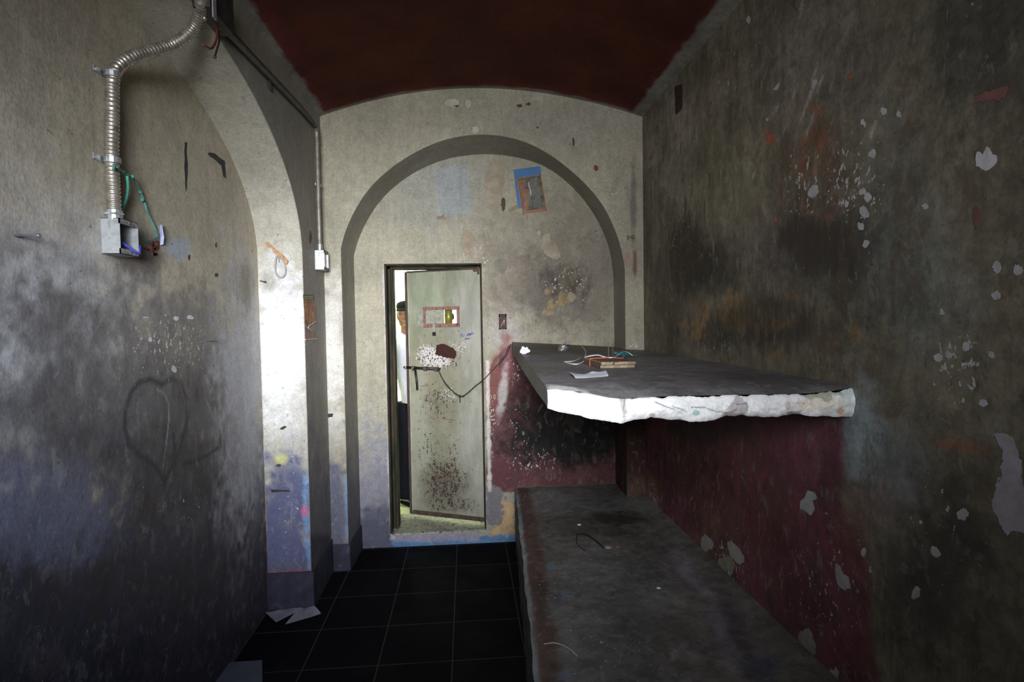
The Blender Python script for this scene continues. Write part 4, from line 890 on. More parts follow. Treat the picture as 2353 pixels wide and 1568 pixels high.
# nails
m_nail = simple('dull iron nail', (.13, .125, .14), .45, .6, var=.3)
def nail(p, d, r, label, head=1.8):
    d = np.array(d, float); l = np.linalg.norm(d); u = d/l
    b_ = MB(); b_.tube([p-u*.004, p+d], r, 8); b_.tube([p+d-u*.001, p+d+u*.004], r*head, 10)
    return tag(b_.build('nail', m_nail), label, 'nail')
p = HX(34, 541, XN); e_ = None
nail(p, HX(88, 542, XN+.05)-p, .0035, 'long nail sticking out of the left wall beside the big electrical box')
p = HY(599, 646, y_far); nail(p, HY(609, 648, y_far-.03)-p, .004, 'black nail in the white pier below the wooden hook', 1.3)
p = HX(476, 784, XN); nail(p, (.03, .0, .004), .0028, 'small nail in the sooty niche above the heart-shaped smudge')
# paint drawing of a heart-like loop on the sooty plaster (a smudge)
m_smudge = simple('charcoal smudge', (.035, .033, .036), .9, bump=0)
# torn board scraps on the niche wall
m_scrap = simple('torn blue grey paper', (.30, .33, .46), .8, var=.2)
b = MB(); b.prism([HX(367, 518, XN+.002), HX(372, 516, XN+.016), HX(377, 545, XN+.018), HX(375, 562, XN+.012), HX(368, 564, XN+.002)], (.0, .002, 0))
tag(b.build('paper_scrap', m_scrap), 'torn blue-grey paper scrap curling off the wall beside the green string', 'paper')
b = MB()
for k_ in range(9):
    x, y = 343+random.uniform(-8, 16), 562+random.uniform(-6, 26); p = HX(x, y, XN); b.obox(p, np.array([.006, random.uniform(-.004, .004), random.uniform(-.004, .004)]), (0, random.uniform(.004, .016), random.uniform(-.006, .006)), (0, 0, random.uniform(.003, .008)))
tag(b.build('plaster_chips', simple('broken red brick', (.17, .06, .04), .9, var=.5, scale=60), None), 'broken reddish patch of crumbling brick below the green string', 'brick patch', kind='stuff')

# ------------------------------------------------------------------ wooden hanger on the pier
m_wood = simple('light brown wood', (.42, .22, .09), .55, var=.25, scale=12, stretch=(6, 1, 6))
wy = y_far-.002
def WY(px, py, off=0): return HY(px, py, wy-off)
r = empty('wooden_hanger', WY(638, 584)); tag(r, 'carved brown stick with a looped cord, fixed on the white pier', 'hook')
out = [(611, 559), (616, 556), (622, 562), (634, 573), (646, 582), (655, 590), (664, 601), (660, 609), (654, 606), (648, 594), (640, 588), (634, 583), (628, 579), (628, 572), (624, 569), (615, 567)]
b = MB(); b.prism([WY(x, y, .0) for x, y in out], (0, -.014, 0)); b.build('stick', m_wood, r, bevel=.002)
m_cord = simple('pale grey cord', (.38, .37, .35), .7, var=.2)
lp = [(636, 585), (633, 596), (631, 612), (633, 628), (640, 636), (648, 638), (654, 632), (656, 620), (653, 606), (648, 596)]
b = MB(); b.tube(smooth_path([WY(x, y, .018) for x, y in lp], .004), .0034, 8); b.tube(smooth_path([WY(x*.93+640*.07+1, y*.96+24, .020) for x, y in lp], .004), .0030, 8)
b.tube(smooth_path([WY(633, 582, .019), WY(640, 590, .021), WY(647, 596, .021), WY(651, 590, .019)], .003), .0026, 7); b.tube([WY(640, 592, .02), WY(641, 602, .02)], .0024, 6)
b.build('cord_loop', m_cord, r, smooth=True)

# ------------------------------------------------------------------ posters
def offY(px, py, o): return HY(px, py, DP-o)
r = empty('poster', offY(1222, 436, 0)); tag(r, 'tilted dark poster with two columns of small print on the arch panel', 'poster')
b = MB(); b.prism([offY(1180, 390, .001), offY(1242, 382, .001), offY(1249, 470, .001), offY(1190, 480, .001)], (0, -.001, 0)); o_ = b.build('backing_sheet', simple('faded blue paper', (.055, .16, .34), .7, var=.15, scale=8), r); o_['label'] = 'blue backing sheet'
pc4 = [(1187, 409), (1243, 401), (1257, 484), (1201, 493)]
t = NT('dark green print'); co = t.coord(); n_ = t.noise(18, 5, .6, co)
c = t.mix(t.ramp(n_, .4, .55), (.022, .024, .014), (.075, .085, .035)); c = t.mix(t.ramp(t.noise(9, 4, .6, co), .55, .65), c, (.15, .12, .07)); t.link(c, t.b.inputs['Base Color']); t.b.inputs['Roughness'].default_value = .5
b = MB(); b.prism([offY(x, y, .002) for x, y in pc4], (0, -.001, 0)); sheet = b.build('printed_sheet', t.m, r)
q = [np.array(p, float) for p in pc4]
def bil(u, v, o): p = (q[0]*(1-u)+q[1]*u)*(1-v)+(q[3]*(1-u)+q[2]*u)*v; return offY(p[0], p[1], o)
m_or = simple('orange print', (.42, .12, .05), .6, var=.25); m_gp = simple('grey print', (.20, .18, .17), .6, var=.25)
b = MB()
for (u0_, v0_, u1_, v1_) in ((0, 0, 1, .018), (0, .982, 1, 1), (0, 0, .03, 1), (.97, 0, 1, 1), (.05, .93, .95, .965)): b.quad(bil(u0_, v0_, .0036), bil(u1_, v0_, .0036), bil(u1_, v1_, .0036), bil(u0_, v1_, .0036))
b.build('border', m_or, sheet)
for nm, mt, ua, ub, va, vb in (('text_column', m_or, .06, .38, .10, .86), ('text_column', m_gp, .52, .90, .06, .88)):
    b = MB(); nl_ = 26
    for k_ in range(nl_):
        v = va+(vb-va)*k_/nl_; u = ua
        end = ub-random.uniform(0, .12)
        while u < end:
            wv = random.uniform(.03, .09); b.quad(bil(u, v, .0036), bil(min(end, u+wv), v, .0036), bil(min(end, u+wv), v+.014, .0036), bil(u, v+.014, .0036)); u += wv+.012
    b.build(nm, mt, sheet)
b = MB(); b.prism([bil(*p_, .0032) for p_ in ((.41, .20), (.46, .14), (.49, .30), (.50, .52), (.44, .52))], (0, -.0006, 0)); b.build('picture', simple('pale figure', (.34, .31, .31), .6), sheet)
b = MB(); b.prism([offY(x, y, .001) for x, y in ((1167, 482), (1190, 470), (1193, 477), (1171, 489))], (0, -.0015, 0))
tag(b.build('tape_strip', simple('brown tape', (.20, .125, .03), .3, var=.3)), 'short strip of shiny brown tape beside the printed poster', 'tape')
# torn poster on the left strip
def PL(px, py, o): return HX(px, py, XL+o)
r = empty('torn_poster', PL(712, 780, 0)); tag(r, 'torn red and yellow poster on the narrow left wall strip', 'poster')
t = NT('red and yellow print'); n_ = t.noise(16, 4, .6, t.coord((1, 1, .5)), 1.0); n2_ = t.noise(26, 4, .6, t.coord((1, 1, .6)))
c = t.mix(t.ramp(n_, .46, .58), (.26, .025, .012), (.42, .20, .03)); c = t.mix(t.ramp(n2_, .52, .6), c, (.09, .02, .015)); t.link(c, t.b.inputs['Base Color']); t.b.inputs['Roughness'].default_value = .5
b = MB(); b.prism([PL(x, y, .002) for x, y in ((697, 689), (721, 690), (724, 705), (726, 738), (718, 744), (712, 748), (707, 754), (701, 752))], (.001, 0, 0)); b.build('picture', t.m, r)
b = MB(); b.prism([PL(x, y, .002) for x, y in ((696, 677), (720, 677), (721, 690), (697, 689))], (.0015, 0, 0)); o_ = b.build('title_band', simple('dark green band', (.03, .045, .025), .5), r)
b = MB()
for yy in (681, 685):
    for k_ in range(6): x = 698+k_*3.6; b.quad(PL(x, yy, .0042), PL(x+2.6, yy, .0042), PL(x+2.6, yy+2.2, .0042), PL(x, yy+2.2, .0042))
b.build('lettering', simple('yellow print', (.42, .36, .10), .5), o_)
b = MB(); b.prism([PL(x, y, .002) for x, y in ((701, 752), (708, 755), (714, 756), (720, 760), (725, 772), (728, 779), (702, 781))], (.001, 0, 0))
t = NT('blue and red print'); n_ = t.noise(22, 4, .6, t.coord((1, 1, .6))); c = t.mix(t.ramp(n_, .45, .55), (.035, .10, .16), (.34, .10, .04)); t.link(c, t.b.inputs['Base Color']); t.b.inputs['Roughness'].default_value = .5
b.build('lower_picture', t.m, r)
b = MB(); b.tube(smooth_path([PL(726, 738, .004), PL(719, 744, .005), PL(712, 748, .004), PL(708, 753, .004), PL(712, 757, .004), PL(717, 760, .004)], .004), .0028, 6); b.tube([PL(702, 781, .004), PL(728, 779, .004)], .003, 6); b.build('torn_edge', simple('white paper edge', (.62, .6, .58), .8), r)

# ------------------------------------------------------------------ wall sockets and brackets
m_sock = simple('rusty socket box', (.085, .03, .025), .7, .2, var=.5, scale=60, col2=(.20, .15, .13), thr=(.6, .7))
r = empty('socket_box', offY(1155, 738, 0)); tag(r, 'rusty empty socket box in the wall between the door and the slab', 'socket box')
b = MB(); a_, c_ = offY(1146, 722, 0), offY(1164, 757, 0); xa, xb2, za_, zb_2 = a_[0], c_[0], c_[2], a_[2]
for (p0_, p1_) in (((xa, za_), (xa+.007, zb_2)), ((xb2-.007, za_), (xb2, zb_2)), ((xa, za_), (xb2, za_+.01)), ((xa, zb_2-.022), (xb2, zb_2))): b.box((p0_[0], DP-.008, p0_[1]), (p1_[0], DP+.0, p1_[1]))
b.build('rim', simple('dark rim', (.03, .02, .018), .7), r); b = MB(); b.box((xa+.004, DP-.0025, za_), (xb2-.004, DP, zb_2)); b.build('back_plate', m_sock, r)
b = MB(); b.tube(smooth_path([(xa+.014, DP-.005, za_+.02), (xa+.03, DP-.008, za_+.05), (xb2-.015, DP-.005, za_+.07), (xb2-.02, DP-.006, za_+.03)], .004), .003, 6); b.build('wire_stub', simple('grey stub', (.30, .27, .26), .6), r)
b = MB(); p = HY(1450, 545, DF)
b.obox(p+np.array([0, -.003, 0]), (.026, 0, 0), (0, .006, 0), (0, 0, .008)); b.tube([p+np.array([.012, -.012, -.012]), p+np.array([.012, -.012, .012])], .008, 8)
b.obox(p+np.array([-.024, -.008, -.006]), (.004, 0, 0), (0, .008, 0), (0, 0, .016)); tag(b.build('pipe_clamp', simple('rusty clamp', (.20, .15, .10), .6, .3)), 'empty rusty pipe clamp on the narrow right pier above the slab', 'clamp')

# scratched marks on the maroon paint
m_scr = simple('scratched plaster', (.62, .57, .52), .8, bump=0)
sc = lambda x, y: offY(x, y, .0005)
b = strokes([[(1128.5, 907), (1129.5, 917)], [(1135, 908), (1138, 908), (1139, 913), (1137, 918), (1134, 915), (1135, 908)]], sc, .0016)
b2 = strokes([[(1161, 1140), (1160, 1148)], [(1165, 1139), (1161, 1144), (1166, 1148)]], sc, .0014)
b.build('scratched_number', m_scr, wall_back); b2.build('scratched_letter', simple('dark scratch', (.10, .07, .05), .8, bump=0), wall_back)

# wire from the bolt to the slab
m_wire = simple('black wire', (.022, .02, .02), .5, var=.2)
A0 = L(*loc(1013, 850), .04); K0 = L(*loc(1063, 909), .05)
F0 = np.array(HY(1112, 872, DP-.012)); S0 = np.array(HY(1168, 803, DP-.012)); S1 = np.array(HY(1174, 791, DP-.014))
b = MB(); b.tube(smooth_path([A0, L(*loc(1022, 868), .045), L(*loc(1040, 891), .05), K0, L(*loc(1080, 902), .05), L(*loc(1098, 886), .05), F0, HY(1140, 842, DP-.014), HY(1155, 828, DP-.014), S0, S1], .006), .0036, 8)
b.tube(smooth_path([A0, L(*loc(1028, 878), .05), L(*loc(1042, 894), .052), K0], .006), .0032, 8)
wire = tag(b.build('door_wire', m_wire, smooth=True), 'slack black wire from the door bolt up to the slab corner', 'wire')
b = MB(); b.ball(K0, .011); b.tube([K0, K0-EZ*.05], .004, 6); b.tube([K0, K0+ddir*-.035-EZ*.004], .003, 6); b.build('knot', m_wire, wire)
b = MB(); b.tube(smooth_path([HY(1148, 836, DP-.016), HY(1153, 826, DP-.02), HY(1162, 818, DP-.018), HY(1168, 803, DP-.018), HY(1172, 795, DP-.02)], .005), .0085, 7); b.tube([HY(1150, 832, DP-.016), HY(1148, 845, DP-.014)], .003, 6); b.build('twisted_end', simple('grey black wire', (.05, .045, .045), .6), wire)

# ------------------------------------------------------------------ things on the upper slab
def ST(px, py, off=0.0):
    z = (zl_n+zl_f)/2
    for _ in range(14):
        p = HZ(px, py, z); v = np.clip((p[1]-YF)/(DP-YF), 0, 1); zl = zl_n+(zl_f-zl_n)*v; zr = zr_near+(zr_far-zr_near)*v; xlft = xl_n+(xl_f-xl_n)*v; z = zl+(zr-zl)*np.clip((p[0]-xlft)/(XR-xlft), 0, 1)
    return p+EZ*off
def STz(x, y):
    v = np.clip((y-YF)/(DP-YF), 0, 1); zl = zl_n+(zl_f-zl_n)*v; zr = zr_near+(zr_far-zr_near)*v; xlft = xl_n+(xl_f-xl_n)*v; return zl+(zr-zl)*np.clip((x-xlft)/(XR-xlft), 0, 1)
c1, c2, c3 = ST(1380, 848), ST(1459, 846), ST(1343, 837)
ex = c2-c1; ey = c3-c1
m_bd = simple('chipped pale board', (.30, .23, .15), .7, var=.35, scale=30, col2=(.10, .05, .03), thr=(.58, .66)); m_bdk = simple('dark brown board face', (.12, .055, .035), .6, var=.4, scale=25)
r = empty('wooden_boards', c1); tag(r, 'two small brown boards bound together, lying on the upper slab', 'board')
hB = .0125
for k_, nm in ((0, 'lower_board'), (1, 'upper_board')):
    z0_ = .0012+k_*(hB+.0015); sh = np.array([.004, -.003, 0])*k_
    P_ = [c1+sh, c1+ex+sh, c1+ex+ey+sh, c1+ey+sh]
    b = MB(); b.hexa([p_+EZ*z0_ for p_ in P_]+[p_+EZ*(z0_+hB) for p_ in P_]); o_ = b.build(nm, m_bd, r, bevel=.0025)
    b = MB(); b.hexa([p_+EZ*(z0_+hB) for p_ in [P_[0]+ex*.02+ey*.02, P_[1]-ex*.02+ey*.02, P_[2]-ex*.02-ey*.02, P_[3]+ex*.02-ey*.02]]+[p_+EZ*(z0_+hB+.0012) for p_ in [P_[0]+ex*.02+ey*.02, P_[1]-ex*.02+ey*.02, P_[2]-ex*.02-ey*.02, P_[3]+ex*.02-ey*.02]]); b.build('face', m_bdk, o_)
    if k_ == 0:
        b = MB(); e0 = c1-ex*.006; b.quad(e0+EZ*z0_, e0+ey+EZ*z0_, e0+ey+EZ*(2*hB), e0+EZ*(2*hB)); b.build('side', m_bdk, o_)
b = MB(); cB = c1+ey*.62; H2 = 2*hB+.006
b.tube([cB-ex*.012+EZ*.001, cB-ex*.012+EZ*H2, cB+ex*.5+EZ*(H2+.003), cB+ex*1.01+EZ*H2, cB+ex*1.01+EZ*.002], .0024, 7); bo = b.build('binding_band', simple('orange band', (.55, .14, .06), .5), r); bo['label'] = 'orange binding band'
m_wc = simple('off-white cord', (.55, .54, .50), .6, var=.15)
b = MB(); g = .004
b.tube(smooth_path([ST(1296, 834, g), ST(1310, 838, g), ST(1328, 839, g), ST(1342, 835, .01), c1+ey*.9+EZ*(H2+.002), c1+ey*.8+ex*.3+EZ*(H2+.012), c1+ey*.75+ex*.5+EZ*(H2+.004), c1+ey*.6+ex*.7+EZ*(H2+.004), ST(1430, 826, .035), ST(1442, 823, .03), ST(1454, 823, .012)], .006), .0026, 7)
b.tube(smooth_path([ST(1296, 834, g), ST(1318, 832, g), ST(1333, 826, g)], .006), .0024, 7)
b.tube(smooth_path([c1+ey*.95+EZ*(H2+.002), ST(1346, 822, .03), ST(1341, 815, .035), ST(1337, 812, .04)], .006), .0024, 7)
tag(b.build('white_cord', m_wc, smooth=True), 'thin off-white cord tangled over the bound boards', 'cord')
b = MB()
q1 = c1+ex*.62+ey*.75+EZ*(H2+.003); q2 = c1+ex*.76+ey*.75+EZ*(H2+.003)
b.tube([q1+EZ*.066, q1+EZ*.03, q1, (q1+q2)/2, q2, q2+EZ*.03, q2+EZ*.062], .0021, 6); b.ball((q1+q2)/2, .012, .007, .005)
tag(b.build('wire_prong', simple('brown wire', (.11, .08, .06), .5, .4)), 'thin brown wire bent into two upright prongs on the bound boards', 'wire')
b = MB()
tp = ST(1424, 822)
for k_ in range(7):
    d_ = np.array([random.uniform(-.03, .03), random.uniform(-.03, .03), 0]); b.ball(tp+d_+EZ*random.uniform(.008, .026), random.uniform(.010, .017), random.uniform(.008, .014), random.uniform(.006, .010), 8, 6)
b.tube(smooth_path([tp+EZ*.015, tp+np.array([.05, .02, .012]), tp+np.array([.10, .03, .006])], .006), .004, 6)
tag(b.build('plastic_scrap', simple('teal plastic', (.02, .14, .16), .5, var=.4)), 'crumpled teal plastic scrap behind the bound boards', 'scrap')
# paper sheet
m_paper = simple('creased white paper', (.66, .64, .72), .8, var=.08, scale=8)
def sheet_on(pts, fn, name, label, mat, lift=.010, nu=14, nv=6, seed=1, group=None):
    P_ = [fn(*p_) for p_ in pts]; rows = []
    for i in range(nu):
        u = i/(nu-1); rows.append([])
        for j in range(nv):
            v = j/(nv-1); p_ = (P_[0]*(1-u)+P_[1]*u)*(1-v)+(P_[3]*(1-u)+P_[2]*u)*v
            h_ = lift*(float(fbm(np.array([u*3+seed*7]), np.array([v*2+seed]), seed, 2)[0]))*1.0+lift*.8*abs(2*u-1)**3
            rows[-1].append(p_+EZ*(.0015+h_*(.3+.7*v if v > 0 else .15)))
    b_ = MB(); b_.grid(np.array(rows)); o_ = b_.build(name, mat, smooth=False); s_ = o_.modifiers.new('thickness', 'SOLIDIFY'); s_.thickness = .0006
    return tag(o_, label, 'paper', group)
sheet_on([(1322, 872), (1398, 867), (1392, 861), (1309, 863)], ST, 'paper_sheet', 'creased white sheet of paper lying flat on the upper slab', m_paper, .012)
def crumple(c, s_, name, label, mat, seed, cat='paper', flat=.7):
    b_ = MB(); b_.ball((0, 0, 0), 1, 1, 1, 20, 13); V = np.array(b_.v); rnd = np.random.RandomState(seed)
    k_ = 1+1.3*(fbm(V[:, 0]*2.6+seed, V[:, 1]*2.6+V[:, 2]*3.1, seed, 4)-.5); V = V*k_[:, None]*np.array([s_, s_*.8, s_*flat]); V[:, 2] -= V[:, 2].min(); b_.v = [tuple(np.array(c)+v_+EZ*.0005) for v_ in V]
    return tag(b_.build(name, mat), label, cat)
m_wp = simple('white crumpled paper', (.78, .78, .82), .8, var=.1)
crumple(ST(1206, 815), .026, 'crumpled_paper', 'small crumpled white paper at the far left corner of the upper slab', m_wp, 3)
crumple(ST(1293, 809), .026, 'crumpled_foil', 'scrap of shiny crumpled foil near the back of the upper slab', simple('shiny foil', (.6, .6, .58), .2, .9, bump=.6, scale=60), 5, 'foil')
crumple(ST(1303, 793), .018, 'crumpled_paper', 'small greyish paper ball against the panel behind the foil scrap', simple('greyish paper', (.30, .29, .34), .8), 9)

# ------------------------------------------------------------------ things on the bench
def BT(px, py, o=0.0): return HZ(px, py, zB)+EZ*(.004+o)
crumple(BT(1331, 1210), .012, 'paper_bit', 'tiny white paper bit near the far end of the low bunk', m_wp, 11, flat=.3)
crumple(BT(1513, 1356), .011, 'paper_bit', 'tiny white paper bit in the middle of the low bunk', m_wp, 12, flat=.3)
crumple(BT(1420, 1262), .013, 'wrapper_bit', 'tiny reddish wrapper bit on the low bunk', simple('red wrapper', (.34, .10, .10), .4), 13, 'wrapper', flat=.4)
crumple(BT(1397, 1263), .020, 'ash_clump', 'small pale grey crumb of plaster beside the reddish wrapper', simple('pale grey crumb', (.34, .32, .31), .9), 15, 'plaster', flat=.25)
b = MB(); b.tube(smooth_path([BT(1326, 1232, .006), BT(1345, 1234, .010), BT(1362, 1243, .01), BT(1378, 1254, .004), BT(1386, 1262, .002)], .006), [.007, ]*1+[.006]*0 if False else .005, 6)
b.tube(smooth_path([BT(1326, 1232, .006), BT(1325, 1250, .003), BT(1334, 1262, .002), BT(1345, 1268, .002)], .006), .0025, 6)
tag(b.build('cable_piece', simple('black cable', (.012, .012, .012), .5)), 'short bent black cable lying on the low bunk', 'cable')
b = MB(); b.tube(smooth_path([BT(1250, 1484, .002), BT(1272, 1482, .003), BT(1292, 1487, .003), BT(1310, 1497, .003), BT(1327, 1512, .002)], .006), .0022, 6)
tag(b.build('cord_piece', simple('pale cord', (.34, .32, .26), .7)), 'thin pale cord curled on the near part of the low bunk', 'cord')

# ------------------------------------------------------------------ on the floor
m_fpaper = simple('dull paper', (.22, .215, .25), .8, var=.1)
FZ = lambda x, y: HZ(x, y, 0)
sheet_on([(634, 1432), (692, 1402), (683, 1396), (610, 1413)], FZ, 'paper_sheet', 'flat paper on the dark floor, nearer the niche of the two by the pier', m_fpaper, .010, seed=4)
sheet_on([(655, 1437), (738, 1412), (722, 1399), (690, 1402)], FZ, 'paper_sheet', 'flat paper on the dark floor, nearer the room middle of the two by the pier', m_fpaper, .012, seed=6)
sheet_on([(240, 1545), (262, 1520), (298, 1462), (222, 1496)], FZ, 'paper_sheet', 'dim folded paper on the floor at the foot of the sooty niche', m_fpaper, .03, seed=8)
p = [FZ(250, 1568), FZ(602, 1524), FZ(612, 1600), FZ(250, 1700)]; p0 = FZ(300, 1545)
b = MB(); b.prism([FZ(232, 1552)+EZ*.001, FZ(603, 1526)+EZ*.001, FZ(606, 1760)+EZ*.001, FZ(180, 1760)+EZ*.001], (0, 0, .02)); tag(b.build('flat_board', simple('dull grey board', (.07, .072, .09), .7, var=.2, scale=6), bevel=.004), 'flat grey board lying on the dark floor by the paper in the niche', 'board')

# ------------------------------------------------------------------ man in the corridor
PY = 4.86; hx = float(HY(935, 740, PY)[0])
def G(x, y, z): return np.array([hx+x, PY+y, CZ+z])      # y<0 towards the viewer
Ht = 1.74
m_skin = simple('tanned skin', (.30, .145, .075), .5, var=.08, scale=20, bump=.05)
m_shirt = simple('white cotton shirt', (.60, .60, .66), .8, var=.04, scale=30, bump=.1)
m_trs = simple('black trousers', (.008, .008, .013), .85, var=.2, spec=.1)
m_shoe = simple('polished black leather', (.012, .012, .012), .12, var=.1, bump=.02)
m_cap = simple('dark cap cloth', (.010, .012, .011), .85, var=.2, spec=.15)
man = empty('person', G(0, 0, 0)); tag(man, 'man in white shirt, dark cap and black trousers standing behind the ajar door', 'person')
bd = MB()
# trunk, neck and head
LX = .075
bd.tube([G(LX, .0, .82), G(LX, 0, .92), G(.05, 0, 1.05), G(.02, 0, 1.2), G(0, 0, 1.33), G(0, .01, 1.41), G(0, .015, 1.46), G(0, .0, 1.53)], [(.09, .15), (.105, .165), (.10, .155), (.11, .17), (.10, .185), (.075, .14), (.055, .06), (.052, .055)], 18)
hc = G(0, -.01, 1.625)
def rotz(a): c, s_ = math.cos(a), math.sin(a); return np.array([[c, -s_, 0], [s_, c, 0], [0, 0, 1]])
HR = rotz(math.radians(-6))
def Hd(x, y, z): return hc+HR@np.array([x, y, z])
bd.ball(hc+EZ*.012, .076, .095, .105, 18, 14, HR)
bd.ball(Hd(0, -.020, -.050), .064, .068, .070, 14, 10, HR)       # jaw
bd.ball(Hd(0, -.070, -.092), .026, .020, .020, 10, 8, HR)        # chin
bd.tube([Hd(0, -.088, .022), Hd(0, -.104, -.004), Hd(0, -.116, -.024), Hd(0, -.098, -.034)], [.009, .012, .017, .010], 10)
for s_ in (-1, 1):
    bd.ball(Hd(s_*.013, -.102, -.027), .010, .010, .008, 8, 6, HR); bd.ball(Hd(s_*.033, -.083, .034), .024, .011, .008, 10, 6, HR)   # nostril, brow
    bd.ball(Hd(s_*.044, -.055, -.024), .026, .027, .032, 10, 8, HR); bd.ball(Hd(s_*.079, .008, -.002), .008, .020, .032, 10, 8, HR)   # cheek, ear
bd.ball(Hd(0, -.089, -.053), .024, .010, .006, 10, 6, HR); bd.ball(Hd(0, -.087, -.064), .020, .010, .007, 10, 6, HR)
for s_ in (-1, 1):
    bd.tube([G(s_*.15, .01, 1.39), G(s_*.19, .01, 1.36), G(s_*.215, .02, 1.22), G(s_*.235, .02, 1.09), G(s_*.24, -.01, .96), G(s_*.24, -.03, .86)], [.055, .056, .046, .038, .034, .026], 12)
    bd.tube([G(s_*.238, -.032, .875), G(s_*.238, -.04, .83), G(s_*.236, -.048, .775)], [(.022, .026), (.018, .040), (.015, .038)], 10)
    for k_, (dy, ln) in enumerate(((-.032, .070), (-.011, .080), (.010, .076), (.029, .060))):
        a0 = G(s_*.236, -.048+dy, .785); bd.tube([a0, a0+np.array([-s_*.004, -.004, -ln*.45]), a0+np.array([-s_*.014, -.010, -ln*.78]), a0+np.array([-s_*.026, -.014, -ln])], [.0095, .009, .0085, .006], 8)
    a0 = G(s_*.230, -.072, .84); bd.tube([a0, a0+np.array([-s_*.012, -.020, -.022]), a0+np.array([-s_*.020, -.026, -.052])], [.012, .0105, .007], 8)
    bd.tube([G(LX+s_*.085, .0, .86), G(LX+s_*.095, -.005, .70), G(LX+s_*.10, -.01, .48), G(LX+s_*.105, .01, .30), G(LX+s_*.11, .02, .08)], [.085, .08, .055, .05, .035], 14)
def FT(s_, d, z, sd=0.0):
    a_ = math.radians(40 if s_ < 0 else 12); return G(LX+s_*.11+d*math.sin(a_)+sd*math.cos(a_), .02-d*math.cos(a_)+sd*math.sin(a_), z)
for s_ in (-1, 1): bd.tube([FT(s_, 0, .05), FT(s_, .07, .04), FT(s_, .16, .03)], [.035, .035, .025], 10)
body = bd.build('body', m_skin, man, smooth=True)
rmm = body.modifiers.new('remesh', 'REMESH'); rmm.mode = 'VOXEL'; rmm.voxel_size = .0055; rmm.use_smooth_shade = True
smm = body.modifiers.new('smooth', 'SMOOTH'); smm.iterations = 4; smm.factor = .5
m_eye = simple('eye white', (.20, .16, .13), .3, bump=0); m_iris = simple('dark iris', (.02, .012, .008), .15, bump=0); m_hair = simple('dark hair', (.02, .015, .012), .6)
for s_ in (-1, 1):
    b = MB(); b.ball(Hd(s_*.032, -.0785, .008), .0120, .0110, .0085, 12, 8); eo = b.build('eye', m_eye, man, smooth=True)
    b = MB(); b.ball(Hd(s_*.032, -.0885, .008), .0058, .0030, .0062, 10, 6); b.build('iris', m_iris, eo, smooth=True)
    b = MB(); b.tube([Hd(s_*.012, -.094, .036), Hd(s_*.030, -.096, .042), Hd(s_*.052, -.082, .036)], [.003, .0045, .0025], 7); b.build('eyebrow', m_hair, man)
    b = MB(); b.tube(smooth_path([Hd(s_*.016, -.083, .010), Hd(s_*.024, -.089, .0150), Hd(s_*.033, -.091, .0165), Hd(s_*.042, -.087, .0140), Hd(s_*.050, -.078, .008)], .003), .0042, 8); b.tube(smooth_path([Hd(s_*.016, -.083, .006), Hd(s_*.025, -.088, .0010), Hd(s_*.034, -.089, .0), Hd(s_*.043, -.085, .002), Hd(s_*.050, -.077, .007)], .003), .0030, 8); b.build('eyelid', m_skin, man, smooth=True)
# cap with short hair under it
b = MB(); rings = []
for i, (z, rx_, ry_) in enumerate(((.050, .0795, .098), (.056, .083, .101), (.078, .085, .103), (.100, .077, .094), (.116, .052, .064), (.122, .0, .0))):
    rings.append([Hd(rx_*math.cos(2*math.pi*k_/24), ry_*math.sin(2*math.pi*k_/24)+.004, z+(.004*math.sin(2*math.pi*k_/24) if i < 4 else .004*math.cos(2*math.pi*k_/24))) for k_ in range(25)])
b.grid(np.array(rings)); cap = b.build('cap', m_cap, man, smooth=True)
b = MB(); b.grid(np.array([[Hd(.0805*math.cos(a)*(1+.02*k_), .099*math.sin(a)*(1+.07*k_)-.003*k_, .054-.008*k_) for k_ in range(4)] for a in np.linspace(math.pi*1.2, math.pi*1.8, 14)])); o_ = b.build('cap_peak', m_cap, cap, smooth=True); s_m = o_.modifiers.new('t', 'SOLIDIFY'); s_m.thickness = .003
b = MB(); b.grid(np.array([[Hd(.079*math.cos(a), .097*math.sin(a)+.006, z) for z in np.linspace(-.035, .06, 6)] for a in np.linspace(-.25, math.pi+.25, 20)])); b.build('hair', simple('dark hair', (.02, .015, .012), .6), man, smooth=True)
# shirt
b = MB(); b.tube([G(LX, 0, .90), G(LX-.01, 0, .98), G(.04, 0, 1.08), G(.02, 0, 1.2), G(0, 0, 1.33), G(0, .01, 1.405), G(0, .012, 1.45)], [(.125, .195), (.128, .19), (.122, .182), (.13, .195), (.125, .205), (.10, .165), (.07, .078)], 24, cap=False)
for s_ in (-1, 1): b.tube([G(s_*.12, .01, 1.385), G(s_*.19, .01, 1.365), G(s_*.222, .02, 1.24), G(s_*.243, .02, 1.09), G(s_*.248, -.008, .97), G(s_*.245, -.03, .885)], [.07, .07, .060, .052, .047, .040], 14)
sh = b.build('shirt', m_shirt, man, smooth=True); r_ = sh.modifiers.new('remesh', 'REMESH'); r_.mode = 'VOXEL'; r_.voxel_size = .008; r_.use_smooth_shade = True
sh.modifiers.remove(r_)
dmod = sh.modifiers.new('sub', 'SUBSURF'); dmod.levels = 2; dmod.render_levels = 2
tx = bpy.data.textures.new('folds', 'CLOUDS'); tx.noise_scale = .09; dm = sh.modifiers.new('folds', 'DISPLACE'); dm.texture = tx; dm.strength = .03; dm.texture_coords = 'GLOBAL'
b = MB()
for s_ in (-1, 1): b.prism([G(s_*.004, -.062, 1.452), G(s_*.060, -.045, 1.475), G(s_*.068, -.085, 1.425), G(s_*.03, -.105, 1.405)], (0, -.004, .003))
b.tube([G(.065*math.cos(a), .012+.065*math.sin(a), 1.462) for a in np.linspace(-.9, math.pi+.9, 20)], .012, 8)
b.build('collar', m_shirt, sh, smooth=False)
m_btn = simple('pale button', (.6, .6, .58), .3)
